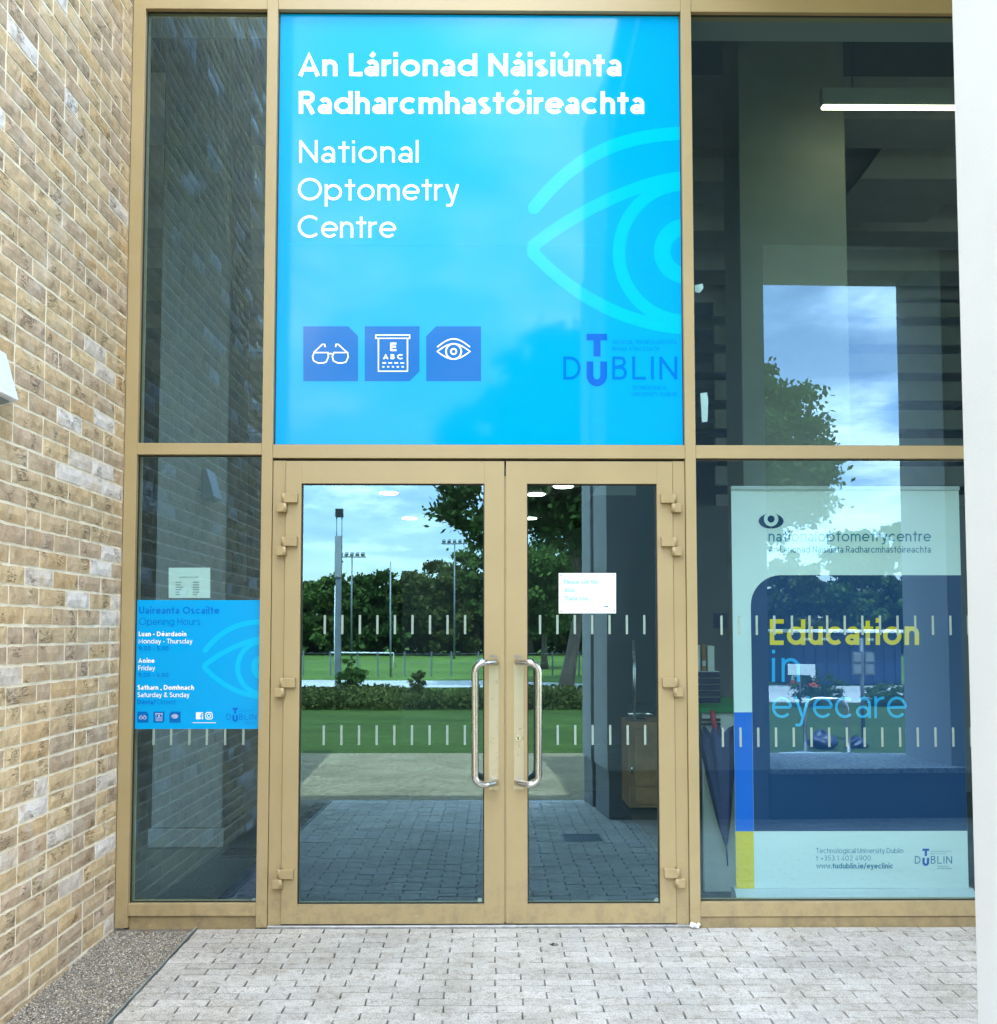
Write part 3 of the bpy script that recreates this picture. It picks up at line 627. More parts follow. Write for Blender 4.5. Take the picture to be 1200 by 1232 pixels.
# wall light (wedge) on the brick wall
wl = thing('wall_light', 'pale wedge shaped outdoor light fixed to the brick wall', 'wall light', (WX, -1.1, 2.2))
g = MB(); g.slab([(WX + 0.003, -1.30, 2.205), (WX + 0.078, -1.30, 2.225), (WX + 0.072, -1.30, 2.24), (WX + 0.026, -1.30, 2.40), (WX + 0.003, -1.30, 2.40)], (0, 0.18, 0))
bmesh.ops.bevel(g.bm, geom=list(g.bm.edges), offset=0.003, segments=2, affect='EDGES')
wlb = g.build('housing', M['lamp_body'], wl)
g = MB(); g.slab([(WX + 0.022, -1.27, 2.2085), (WX + 0.058, -1.27, 2.2175), (WX + 0.058, -1.15, 2.2175), (WX + 0.022, -1.15, 2.2085)], (0.001, 0, -0.004)); g.build('lens', M['lens'], wl)
box('back_plate', (WX - 0.001, -1.29, 2.23), (WX + 0.005, -1.13, 2.38), M['grey_metal'], wl)

# ================================================================== GLAZED FRONTAGE
cw = thing('glazed_frontage', 'bronze framed glass shopfront holding the double doors', 'shopfront', (0, 0, 0))
XJ0, XJ1, XA0, XA1, XB0, XB1, XR = -1.772, -1.712, -1.108, -1.056, 0.946, 0.997, 5.0
FZ = -0.0; FB = 0.075
def fbox(name, x0, x1, z0, z1, y0=0.0, y1=FB, m='gold', bev=0.0015, parent=None): return box(name, (x0, y0, z0), (x1, y1, z1), M[m], parent or cw, bev)
fbox('jamb', XJ0, XJ1, 0.0, 4.60)
fbox('mullion', XA0, XA1, 0.0, 4.60, -0.004)
fbox('mullion', XB0, XB1, 0.0, 4.60, -0.004)
fbox('mullion', 3.0, 3.06, 0.0, 4.60, -0.004)
HZ = 4.483
for a, b in ((XJ1, XA0), (XA1, XB0), (XB1, 3.0), (3.06, XR)):
    fbox('head_rail', a + .0005, b - .0005, HZ, 4.60)
for a, b, z0, z1 in ((XJ1, XA0, 2.252, 2.308), (XA1, XB0, 2.236, 2.302), (XB1, 3.0, 2.238, 2.302), (3.06, XR, 2.238, 2.302)):
    fbox('transom', a + .0005, b - .0005, z0, z1)
fbox('sill', XJ1 + .0005, XA0 - .0005, 0.054, 0.111); fbox('sill', XB1 + .0005, 3.0, 0.044, 0.112); fbox('sill', 3.06, XR, 0.044, 0.112)
fbox('sill_flashing', XJ1 + .0005, XA0 - .0005, -0.03, 0.050, 0.018, 0.10, 'gold2'); fbox('sill_flashing', XB1 + .0005, XR, -0.03, 0.040, 0.012, 0.10, 'gold2')
# gaskets and panes
GY = 0.030
def gasket(x0, x1, z0, z1, y, parent, t=0.0055, d=0.006):
    g = MB()
    g.box((x0, y - d, z0), (x0 + t, y, z1)); g.box((x1 - t, y - d, z0), (x1, y, z1)); g.box((x0 + t, y - d, z0), (x1 - t, y, z0 + t)); g.box((x0 + t, y - d, z1 - t), (x1 - t, y, z1))
    return g.build('gasket', M['gasket'], parent)
def marks(parent, xs, z0, z1, y):
    me = None
    for x in xs:
        if me is None:
            o = box('marking', (-0.0055, -0.0006, z0 - (z0 + z1) / 2), (0.0055, 0.0, z1 - (z0 + z1) / 2), M['frost'], parent); me = o.data; base = Vector(o.location)
        else: o = bpy.data.objects.new('marking', me); C.objects.link(o); o.parent = parent
        o.location = base + Vector((x, y - 0.0005, (z0 + z1) / 2))
def pane(x0, x1, z0, z1, m='glass', parent=None, y=GY):
    gasket(x0, x1, z0, z1, y, parent or cw)
    g = MB(); g.poly([(x0 + .001, y, z0 + .001), (x1 - .001, y, z0 + .001), (x1 - .001, y, z1 - .001), (x0 + .001, y, z1 - .001)])
    o = g.build('glass_pane', M[m], parent or cw, recalc=False)
    return o
ZT, ZB = 2.31, 2.25
pUL = pane(XJ1, XA0, 2.308, HZ); pLL = pane(XJ1, XA0, 0.111, 2.252)
pUC = pane(XA1, XB0, 2.302, HZ); pUR = pane(XB1, 3.0, 2.302, HZ); pLR = pane(XB1, 3.0, 0.112, 2.238)
pane(3.06, XR, 2.302, HZ); pane(3.06, XR, 0.112, 2.238)
zu0, zu1 = at(600, 763).z, at(600, 740).z; zl0, zl1 = at(600, 897).z, at(600, 873).z
marks(pLL, [at(p, 890, GY).x for p in (185, 206, 228, 249, 271, 293)], zl0, zl1 - 0.004, GY)
xr = [at(868.5 + 21.2 * k, 760, GY).x for k in range(20)]
marks(pLR, [x for x in xr if x < 2.95], zu0 - .004, zu1 - .002, GY); marks(pLR, [x for x in xr if x < 2.95], zl0 - .012, zl1 - .014, GY)
# door jambs, head strip and threshold
fbox('door_jamb', XA1 + .002, -0.992, 0.0, 2.224, 0.006); fbox('door_jamb', 0.884, XB0 - .002, 0.0, 2.224, 0.006)
box('shadow_gap', (XA1 + .001, 0.03, 2.2245), (XB0 - .001, 0.11, 2.2358), M['gasket'], cw)
box('threshold', (XA1 + .002, -0.014, -0.015), (XB0 - .002, 0.10, 0.010), M['threshold'], cw, 0.002)
for px in (577, 790):
    pass

# upper wall above the glazing, canopy, white column, white side wall
uw = thing('upper_wall', 'rendered wall and roof edge above the glazed entrance', 'wall', (0, 0.3, 4.6))
box('wall_face', (-8, 0.02, 4.602), (9, 0.4, 6.75), M['soffit'], uw)
box('roof', (-8, 0.4, 5.75), (9, 16, 6.0), M['soffit'], uw)
box('parapet', (-8.1, 0.0, 6.752), (9.1, 0.5, 6.9), M['grey_metal'], uw)
cn = thing('canopy', 'grey canopy soffit high over the right side of the entrance', 'canopy', (3.5, -3, 5.2))
box('soffit_panel', (0.93, -2.649, 5.2), (7, -0.001, 5.30), M['soffit'], cn)
MB().prism([(0.93, -2.65), (7, -2.85), (7, -3.65), (0.83, -3.50)], 4.50, 5.9).build('lintel', M['white_render'], cn)
box('roof_panel', (0.93, -2.62, 5.76), (7, -0.001, 5.88), M['soffit'], cn)
col = thing('white_column', 'broad white rendered column on a grey plinth in front of the glass', 'column', (1.5, -3, 0))
def cpoly(t): return (0.905 - 0.10 * t, -2.65 - 0.92 * t)
a0, a1, a2, a3 = cpoly(0), cpoly(0.50), cpoly(0.635), cpoly(1.0)
PZ = 0.32
MB().prism([a0, (2.17, -2.65), (2.17, a1[1]), a1], PZ, 4.498).build('shaft', M['white_render'], col)
MB().prism([a2, (2.17, a2[1]), (2.17, a3[1]), a3], PZ, 4.498).build('shaft', M['white_render'], col)
MB().prism([(a0[0] + .012, a0[1] - .012), (2.16, -2.662), (2.16, a1[1] + .003), (a1[0] + .012, a1[1] + .003)], -0.15, PZ - .001).build('plinth', M['plinth'], col)
MB().prism([(a2[0] + .012, a2[1] - .003), (2.16, a2[1] - .003), (2.16, a3[1] + .012), (a3[0] + .012, a3[1] + .012)], -0.15, PZ - .001).build('plinth', M['plinth'], col)
MB().prism([(a1[0] + .06, a1[1] - .001), (2.1, a1[1] - .001), (2.1, a2[1] + .001), (a2[0] + .06, a2[1] + .001)], -0.15, 4.498).build('joint', M['gasket'], col)
cl2 = thing('white_column', 'second white column further along the colonnade, mirrored at the right of the window', 'column', (4.2, -3.1, 0))
MB().prism([(3.66, -2.80), (5.6, -2.86), (5.6, -3.50), (3.60, -3.46)], 0.33, 4.498).build('shaft', M['white_render'], cl2)
pw = thing('plinth_wall', 'low grey plinth wall running between the white columns', 'low wall', (3, -3, 0))
MB().prism([(2.18, -2.655), (6.5, -2.86), (6.5, -3.56), (2.18, -3.54)], -0.2, 0.29).build('wall_body', M['dark_plinth'], pw)
MB().prism([(2.175, -2.63), (6.5, -2.835), (6.5, -3.58), (2.175, -3.56)], 0.291, 0.329).build('coping', M['path'], pw)

# ================================================================== DOORS
def door(label, x0, x1, gx0, gx1, zt, side):
    d = thing('glass_door', label, 'door', ((x0 + x1) / 2, 0, 0.015), 'pair of bronze framed entrance doors')
    z0, gz0, gz1 = 0.016, 0.105, 2.112
    box('stile', (x0, -0.002, z0), (gx0, 0.058, zt), M['gold'], d, 0.0006); box('stile', (gx1, -0.002, z0), (x1, 0.058, zt), M['gold'], d, 0.0006)
    box('rail', (gx0 + .0001, -0.002, gz1), (gx1 - .0001, 0.058, zt), M['gold'], d, 0.0); box('rail', (gx0 + .0001, -0.002, z0), (gx1 - .0001, 0.058, gz0), M['gold'], d, 0.0)
    p = pane(gx0, gx1, gz0, gz1, 'glass_door', d, 0.020)
    hx = x0 if side < 0 else x1
    for py in (606, 658, 827, 1056):
        z = at(600, py).z; k = -side                       # k points from hinge into the leaf
        xa = hx - k * 0.004
        h = MB(); h.tube([(xa, -0.015, z + .001), (xa, -0.015, z + 0.046)], 0.0125, 16); h.box((xa, -0.027, z + .001), (xa + k * 0.064, -0.0022, z + 0.046), 0.002)
        hh = h.build('hinge', M['gold2'], d)
        h = MB(); h.tube([(xa, -0.015, z - 0.044), (xa, -0.015, z - .001)], 0.0138, 16); h.box((xa, -0.0285, z - 0.044), (xa - k * 0.034, 0.0058, z - .001), 0.002)
        h.build('hinge_leaf', M['gold2'], hh)
    return d, p
dl, pl = door('wide left door of the pair with a pull handle at its right edge', -0.990, 0.066, -0.915, -0.030, 2.221, -1)
dr, pr = door('narrow right door of the pair with a white paper notice on its glass', 0.0745, 0.882, 0.176, 0.806, 2.221, 1)
box('astragal', (0.0665, 0.004, 0.02), (0.0740, 0.05, 2.15), M['gold2'], dl); box('flush_bolt', (0.0667, -0.003, 2.15), (0.0738, 0.01, 2.19), M['black'], dl)
xs = [at(391 + 21.1 * k, 750, .02).x for k in range(9)]; marks(pl, xs, zu0, zu1, 0.0195); marks(pl, xs, zl0, zl1, 0.0195)
xs = [at(650 + 20.9 * k, 750, .02).x for k in range(7)]; marks(pr, xs, zu0, zu1, 0.0195); marks(pr, xs, zl0, zl1, 0.0195)
def pull(d, xs_, xb, xp0, xp1):
    zt, zb_ = at(600, 797, -.05).z, at(600, 943, -.05).z; yb = -0.085; s = 1 if xb > xs_ else -1; rr = 0.045
    pts = [(xs_, -0.004, zt), (xs_, -0.022, zt)]
    pts += [(xs_ + s * 0.012, -0.045, zt), (xs_ + s * 0.04, -0.070, zt)]
    c = Vector((xb - s * rr, yb, zt - rr)); pts += [(c.x + s * rr * math.sin(R(a)), yb, c.z + rr * math.cos(R(a))) for a in range(0, 91, 15)]
    c = Vector((xb - s * rr, yb, zb_ + rr)); pts += [(c.x + s * rr * math.cos(R(a)), yb, c.z - rr * math.sin(R(a))) for a in range(0, 91, 15)]
    pts += [(xs_ + s * 0.04, -0.070, zb_), (xs_ + s * 0.012, -0.045, zb_), (xs_, -0.022, zb_), (xs_, -0.004, zb_)]
    MB().tube(pts, 0.0155, 16).build('pull_handle', M['steel'], d)
    box('push_plate', (xp0, -0.0035, at(600, 950).z), (xp1, -0.0021, at(600, 797).z), M['plate'], d)
    P = plane(-0.0022); I = Ink(P, 0.0008); a = 590 if xs_ < .07 else 619; I.text('PULL', a, a + 9, 791.5, 3.4, 0.2, 0.2); I.build('lettering', M['paper_ink'], d)
pull(dl, at(596.5, 800).x, at(571.5, 870, -.085).x, at(588.5, 800).x, at(600, 800).x)
pull(dr, at(622.5, 800).x, at(648.5, 870, -.085).x, at(618.5, 800).x, at(630, 800).x)
p = at(623.5, 888); g = MB(); g.tube([(p.x, -0.003, p.z), (p.x, -0.010, p.z)], 0.014, 20); lk = g.build('lock_cylinder', M['steel'], dr)
g = MB(); g.box((p.x - .0025, -0.0112, p.z - .008), (p.x + .0025, -0.0102, p.z + .006)); g.build('keyhole', M['gasket'], lk)
for d_, px in ((dl, 577.5), (dr, 790)):
    p = at(px, 1083, .02); MB().tube([(p.x, 0.0190, p.z), (p.x, 0.0180, p.z)], 0.011, 18).build('glass_stamp', M['frost'], d_)
p = at(306, 1083, GY); MB().tube([(p.x, GY - .001, p.z), (p.x, GY - .002, p.z)], 0.010, 18).build('glass_stamp', M['frost'], cw)

# ================================================================== SIGNS
SY = 0.0275; P = plane(SY)
ms = thing('entrance_sign', 'large cyan sign panel above the double doors with white bilingual lettering', 'sign', (0, SY, 3.4))
X0, X1, Z0, Z1 = XA1 + 0.004, XB0 - 0.004, 2.306, HZ - 0.004
g = MB(); g.box((X0, SY, Z0), (X1, SY + 0.0015, Z1)); g.build('panel', M['sign'], ms)
eye_emblem(P, 637, 300, 1.0, 819.6, M['sign_l'], ms)
def line(P, body, x0, x1, base, cap, wt, mat, parent, gap=0.11, space=0.46, lift=0.0006):
    Ink(P, lift).text(body, x0, x1, base, cap, wt, gap, space).build('lettering', M[mat], parent)
line(P, 'An Lárionad Náisiúnta', 358.5, 748, 91.5, 27.5, 0.178, 'ink_white', ms, 0.085, 0.40)
line(P, 'Radharcmhastóireachta', 359.5, 775.5, 137, 27.5, 0.178, 'ink_white', ms, 0.085, 0.40)
I = Ink(P, 0.0003); I.stroke([(345, 294), (520, 293.6), (716, 295)], 0.55); I.build('vinyl_seam', M['sign_l'], ms)
line(P, 'National', 360, 504, 195.5, 27, 0.115, 'ink_white', ms, 0.13)
line(P, 'Optometry', 358.5, 552, 241, 27, 0.115, 'ink_white', ms, 0.12)
line(P, 'Centre', 358.5, 476, 286, 27, 0.115, 'ink_white', ms, 0.12)
icon_tiles(P, 365, 392.5, 66, 8, M['tile'], M['ink_white'], ms)
dublin_logo(P, 678, 401, 0.995, M['ink_mid'], M['ink_blue'], ms)

hs = thing('opening_hours_sign', 'small cyan opening hours panel on the left window pane', 'sign', (-1.4, SY, 1.2))
a = at(163.5, 722, SY); b = at(315, 877, SY); 
box('panel', (XJ1 + .006, SY, b.z), (XA0 - .006, SY + .0015, a.z), M['sign'], hs)
eye_emblem(P, 244.5, 802, 0.386, 312.4, M['sign_l'], hs)
line(P, 'Uaireanta Oscailte', 167.5, 264, 738.5, 8.6, 0.19, 'ink_mid', hs)
line(P, 'Opening Hours', 167.5, 241, 752, 8.6, 0.11, 'ink_mid', hs)
line(P, 'Luan - Déardaoin', 167, 224.5, 765.5, 5.6, 0.20, 'ink_white', hs); line(P, 'Monday - Thursday', 167, 231.5, 774.3, 5.8, 0.13, 'ink_white', hs)
line(P, '9.00 - 5.00', 167, 203, 782.8, 5.4, 0.18, 'ink_mid', hs)
line(P, 'Aoine', 166.5, 186, 797.5, 5.6, 0.20, 'ink_white', hs); line(P, 'Friday', 166.5, 186.5, 806.5, 5.8, 0.13, 'ink_white', hs)
line(P, '9.00 - 4.00', 166.5, 203, 814.8, 5.4, 0.18, 'ink_mid', hs)
line(P, 'Satharn , Domhnach', 165.5, 233.5, 830, 5.8, 0.20, 'ink_white', hs); line(P, 'Saturday & Sunday', 165.5, 228, 838.8, 5.8, 0.13, 'ink_white', hs)
line(P, 'Dúnta/', 165.5, 187, 847.3, 5.6, 0.20, 'ink_mid', hs); line(P, 'Closed', 188.5, 211, 847.3, 5.6, 0.11, 'ink_mid', hs)
icon_tiles(P, 165.3, 856.2, 13.4, 5.9, M['tile'], M['ink_white'], hs)
I = Ink(P, 0.0005); I.shape([(236, 857), (244.5, 857), (244.5, 865.5), (236, 865.5)]); I.build('social_icon', M['ink_white'], hs)
I = Ink(P, 0.0011); I.stroke([(242.2, 865.5), (242.2, 860.2), (243, 858.8), (244.4, 858.6)], 1.3); I.stroke([(240.6, 861.6), (244.4, 861.6)], 1.1); I.build('social_icon', M['sign'], hs)
I = Ink(P, 0.0005); I.stroke([(247.6, 859), (249.2, 857.2), (254, 857.2), (255.6, 859), (255.6, 863.6), (254, 865.2), (249.2, 865.2), (247.6, 863.6), (247.6, 859)], 1.0)
I.stroke([(251.6 + 2.1 * math.cos(R(a)), 861.2 + 2.1 * math.sin(R(a))) for a in range(0, 361, 30)], 0.9); I.stroke([(232, 869.6), (260, 869.6)], 0.8); I.build('social_icon', M['ink_white'], hs)
dublin_logo(P, 272.5, 851.5, 0.262, M['ink_mid'], M['ink_blue'], hs)

PB = plane(0.040)
def paper_sheet(name, label, cat, px, warp=0.002, Y=0.0335):
    t = thing(name, label, cat, at(px[0], px[1], Y)); PQ = plane(Y)
    x0, y0, x1, y1 = px; g = bmesh.new(); n = 6; vs = {}
    for i in range(n + 1):
        for j in range(n + 1):
            p = PQ(x0 + (x1 - x0) * i / n, y0 + (y1 - y0) * j / n); vs[i, j] = g.verts.new((p.x, Y + warp * math.sin(i * 1.3 + j * .7) * (0.5 if 0 < i < n else 0.2), p.z))
    for i in range(n):
        for j in range(n): g.faces.new((vs[i, j], vs[i, j + 1], vs[i + 1, j + 1], vs[i + 1, j])).smooth = True
    me = bpy.data.meshes.new('sheet'); g.to_mesh(me); g.free(); link('sheet', me, M['paper'], t); return t, PQ
np1, PQ = paper_sheet('paper_notice', 'white paper timetable taped above the opening hours sign', 'notice', (203, 683, 253, 719.5), 0.0006, 0.036)
I = Ink(PQ, 0.0012); I.text('Cuairteanna Oscailte', 216, 239, 695, 1.5, 0.2)
for q, w1, w2 in ((700.5, 7, 8), (703.7, 6, 8), (706.6, 9, 8), (709.5, 7, 8), (712.5, 4.5, 8), (715.5, 5, 5)):
    I.stroke([(211.5, q), (211.5 + w1, q)], 0.9); I.stroke([(232, q), (232 + w2, q)], 0.9)
I.build('lettering', M['paper_ink'], np1)
np2, PQ = paper_sheet('paper_notice', 'crinkled white sheet on the right door saying please use this door', 'notice', (672.5, 689.5, 741.5, 738), 0.0008, 0.017)
line(PQ, 'Please use this', 679, 720, 702.5, 5.2, 0.16, 'paper_cyan', np2, lift=0.0012); line(PQ, 'door', 679, 692, 712.5, 5.2, 0.16, 'paper_cyan', np2, lift=0.0012); line(PQ, 'Thank you', 679, 708, 722.5, 5.2, 0.16, 'paper_cyan', np2, lift=0.0012)
I = Ink(PQ, 0.0012); I.shape([(727, 728.6), (732.5, 729), (732, 731), (727.5, 730.6)]); I.build('stamp', M['paper_ink'], np2)
for q in ((675.3, 692), (738.6, 691.7), (675.3, 735.5), (739.5, 735)): I = Ink(PQ, 0.0014); I.shape([(q[0] + 0.9 * math.cos(R(a)), q[1] + 0.9 * math.sin(R(a))) for a in range(0, 360, 45)]); I.build('pin', M['paper_ink'], np2)

for nm, lb, pts in (('paper_scrap', 'small torn white scrap stuck inside the upper right window', [(836, 343), (846, 341), (846.5, 347), (842, 352), (836.5, 351)]),
                    ('paper_scrap', 'long torn white strip stuck low on the upper right window', [(843, 473), (851, 472), (852.5, 482), (851.5, 507), (845, 508), (844, 490)])):
    g = MB(); g.slab([at(x, y, 0.045) for x, y in pts], (0, 0.006, 0)); tag(g.build(nm, M['tape']), lb, 'scrap')

# ================================================================== INTERIOR
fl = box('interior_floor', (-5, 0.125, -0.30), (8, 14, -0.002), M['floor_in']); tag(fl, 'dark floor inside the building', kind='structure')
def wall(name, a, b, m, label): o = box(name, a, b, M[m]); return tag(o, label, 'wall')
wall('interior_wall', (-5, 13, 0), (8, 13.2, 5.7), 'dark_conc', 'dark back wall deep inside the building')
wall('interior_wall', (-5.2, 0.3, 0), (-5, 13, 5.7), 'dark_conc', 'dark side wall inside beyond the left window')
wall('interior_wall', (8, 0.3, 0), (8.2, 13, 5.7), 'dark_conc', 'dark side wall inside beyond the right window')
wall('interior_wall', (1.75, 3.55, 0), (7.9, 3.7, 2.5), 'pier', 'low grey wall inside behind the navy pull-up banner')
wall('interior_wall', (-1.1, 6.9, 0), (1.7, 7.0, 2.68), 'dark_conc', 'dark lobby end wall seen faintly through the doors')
def icol(x0, x1, y, d, label, m='concrete', zt=5.55):
    t = thing('concrete_column', label, 'column', ((x0 + x1) / 2, y + d / 2, 0)); box('shaft', (x0, y, 0.12), (x1, y + d, zt), M[m], t, 0.006); box('base', (x0 - .015, y - .015, 0), (x1 + .015, y + d, 0.119), M[m], t, 0.003); return t
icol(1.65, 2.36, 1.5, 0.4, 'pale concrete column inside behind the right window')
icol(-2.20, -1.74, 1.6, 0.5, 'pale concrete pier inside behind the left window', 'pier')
cl = thing('ceiling', 'dark exposed ceiling with crosswise beams inside the building', 'ceiling', (0, 6, 5.5))
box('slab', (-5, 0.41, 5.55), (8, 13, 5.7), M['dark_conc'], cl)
b0 = None
for k in range(12):
    y = 2.2 + k * 0.95
    if b0 is None: b0 = box('ceiling_beam', (-5, y, 5.22), (8, y + 0.42, 5.548), M['beam'], cl, 0.004); bl = Vector(b0.location)
    else: o = bpy.data.objects.new('ceiling_beam', b0.data); C.objects.link(o); o.parent = cl; o.location = bl + Vector((0, k * 0.95, 0))
lc = thing('lobby_ceiling', 'low pale lobby ceiling just inside the doors', 'ceiling', (0, 3.5, 2.7)); box('panel', (-1.08, 0.13, 2.70), (0.97, 6.9, 2.78), M['ceil'], lc)
def downlight(px, py, label):
    d = _w * FPX + _r * (px - PCX) + _u * (PCY - py); p = EYE + d * ((2.70 - EYE.z) / d.z)
    t = thing('downlight', label, 'downlight', p, 'round downlights in the lobby ceiling')
    MB().lathe((p.x, p.y, 2.688), [(0.085, 0), (0.085, 0.012)], 24).build('diffuser', M['down'], t)
    MB().lathe((p.x, p.y, 2.684), [(0.1, 0.0), (0.1, 0.016)], 24).build('trim', M['white_pl'], t); t.children[1].location.z += 0.012
for px, py, lb in ((468, 592.5, 'round ceiling downlight nearest the top of the left door glass'), (493, 623, 'round ceiling downlight second in line behind the left door'),
                   (645, 594, 'round ceiling downlight nearest the top of the right door glass'), (637, 623, 'round ceiling downlight beside the right door stile'), (678, 584.5, 'round ceiling downlight cut by the top rail of the right door'),
                   (640, 693.5, 'far small downlight left of the paper notice')): downlight(px, py, lb)
def linear(a, b, label, w=0.022):
    t = thing('linear_light', label, 'ceiling light', ((a[0] + b[0]) / 2, a[1], a[2])); box('housing', (a[0], a[1] - w * 1.2, a[2] + .012), (b[0], a[1] + w * 1.2, a[2] + 0.12), M['beam'], t, 0.003)
    box('diffuser', (a[0] + .01, a[1] - w * .8, a[2]), (b[0] - .01, a[1] + w * .8, a[2] + 0.0115), M['lin'], t)
    for x in (a[0] + .2, b[0] - .2): MB().tube([(x, a[1], a[2] + .09), (x, a[1], 5.54)], 0.004, 6).build('cable', M['black'], t)
q = at(988, 130, 1.15); linear((q.x, 1.15, q.z), (q.x + 2.4, 1.15, q.z), 'long lit strip light hanging inside the upper right window')
q = at(260, 121, 2.6); linear((q.x, 2.6, q.z), (q.x + 2.2, 2.6, q.z), 'thin lit strip light hanging inside the upper left window', 0.012)
q = at(1027, 301, 5.2); linear((q.x, 5.2, q.z), (q.x + 0.30, 5.2, q.z), 'short far strip light deep inside above the right window')
dk = thing('air_duct', 'boxed air duct with a round outlet inside the upper right window', 'duct', at(1060, 180, 2.9))
a, b = at(1035, 218, 2.9), at(1170, 165, 2.9); g = MB(); g.slab([at(1035, 215, 2.9), at(1170, 215, 2.9), at(1170, 162, 2.9), at(1073, 162, 2.9)], (0, 0.8, 0)); g.build('casing', M['beam'], dk)
q = at(1062, 220, 3.0); MB().lathe((q.x, 3.2, q.z), [(0.10, 0), (0.11, 0.03), (0.09, 0.05)], 24).build('outlet', M['black'], dk)
# horizontal louvred panels behind
lv = thing('louvre_screen', 'dark horizontal louvres inside behind the upper right window', 'screen', (3.9, 6.0, 3.6))
for k in range(9):
    z = 2.75 + k * 0.33; box('slat', (2.6, 6.0, z), (7.8, 6.08, z + 0.22), M['blind'], lv)
for k in range(6):
    z = 2.75 + k * 0.33; box('slat', (1.0, 4.6, z), (1.45, 4.66, z + 0.20), M['blind'], lv)
mt = box('entrance_mat', (-1.42, 0.30, 0.0), (1.05, 3.6, 0.008), M['mat']); tag(mt, 'dark navy entrance mat on the floor just inside', 'mat')
pn = box('floor_panel', (-1.66, 1.30, 0.0), (-1.40, 1.50, 0.02), M['black']); tag(pn, 'small dark floor box beside the pale interior pier', 'floor box')
# wooden cabinet
cb = thing('wooden_cabinet', 'low oak cabinet seen through the right door', 'cabinet', (1.25, 2.9, 0)); cx0 = at(757, 900, 2.7).x; ctop = at(757, 869, 2.7).z
box('carcass', (cx0, 2.72, 0.03), (1.62, 3.1, ctop), M['wood'], cb, 0.004); box('door_panel', (cx0 + 0.05, 2.70, 0.20), (cx0 + 0.30, 2.718, ctop - 0.05), M['wood'], cb, 0.003)
box('drawer', (cx0 + 0.05, 2.70, 0.06), (cx0 + 0.30, 2.718, 0.18), M['wood'], cb, 0.003); MB().tube([(cx0 + .02, 2.69, .30), (cx0 + .02, 2.69, .36)], 0.008, 8).build('handle', M['steel'], cb)
# chrome post stand
st = thing('chrome_stand', 'slim chrome display stand on top of the oak cabinet', 'stand', (1.1, 2.85, ctop)); q = at(763, 770, 2.85); x0_, x1_ = cx0 + .01, 1.30
MB().tube([(q.x, 2.85, ctop + .012), (q.x, 2.85, q.z)], 0.016, 12).build('post', M['steel'], st); MB().tube([(x0_, 2.85, ctop + .05), (x1_, 2.85, ctop + .05)], 0.012, 10).build('rail', M['steel'], st); box('base', (q.x - .07, 2.78, ctop + .0005), (q.x + .09, 2.92, ctop + .012), M['steel'], st, .002)
# reception desk, drawers, boxes, notices, umbrella
RY = 0.56
dsk = thing('reception_desk', 'pale reception desk with green top behind the umbrella', 'desk', (1.3, RY, 0))
dx0 = at(846, 900, RY).x; dt = at(850, 858, RY).z
box('side_panel', (dx0, RY, 0.0), (1.75, RY + 0.03, dt), M['cream'], dsk, 0.003); box('top', (dx0 - 0.02, RY - 0.02, dt + .001), (1.75, RY + 0.75, dt + 0.03), M['green'], dsk, 0.004)
box('leg', (dx0 + .001, RY + 0.60, 0), (dx0 + .06, RY + 0.66, dt), M['cream'], dsk)
dw = thing('drawer_unit', 'small navy drawer unit standing on the reception desk', 'drawers', (1.3, RY + .3, dt + .03))
za, zb2 = dt + 0.031, at(850, 808, RY + .25).z; xa, xb = at(828, 830, RY + .25).x, at(867, 830, RY + .25).x
box('case', (xa, RY + .262, za), (xb, RY + 0.55, zb2), M['cream'], dw)
nD = 5
for k in range(nD):
    z = za + (zb2 - za) * k / nD; box('drawer', (xa + .003, RY + .245, z + 0.004), (xb - .003, RY + .2615, z + (zb2 - za) / nD - 0.003), M['navy'], dw, 0.001)
for k, (p0, p1, tz, m, lb) in enumerate(((836, 843, 776, 'cream', 'white leaflet box left on top of the navy drawers'), (844.5, 850, 775, 'leaf_dead', 'slim brown folder between the two pale boxes on the drawers'), (852, 860, 777, 'cream', 'pale leaflet box right on top of the navy drawers'))):
    xa_, xb_ = at(p0, 790, RY + .3).x, at(p1, 790, RY + .3).x; t = thing('leaflet_box', lb, 'box', (xa_, RY + .3, zb2)); zt_ = at(850, tz, RY + .3).z
    box('body', (xa_, RY + .3, zb2 + .001), (xb_, RY + .42, zt_), M[m], t, 0.002); box('label_strip', (xa_ + .004, RY + .2985, zb2 + .03), (xb_ - .004, RY + .2995, zb2 + .06), M['white_pl'], t)
a, b = at(859, 756, 2.4), at(875, 738, 2.4); tag(box('wall_plaque', (a.x, 2.4, a.z), (b.x, 2.43, b.z), M['navy'], None, 0.003), 'small dark navy box inside at the left edge of the banner', 'plaque')
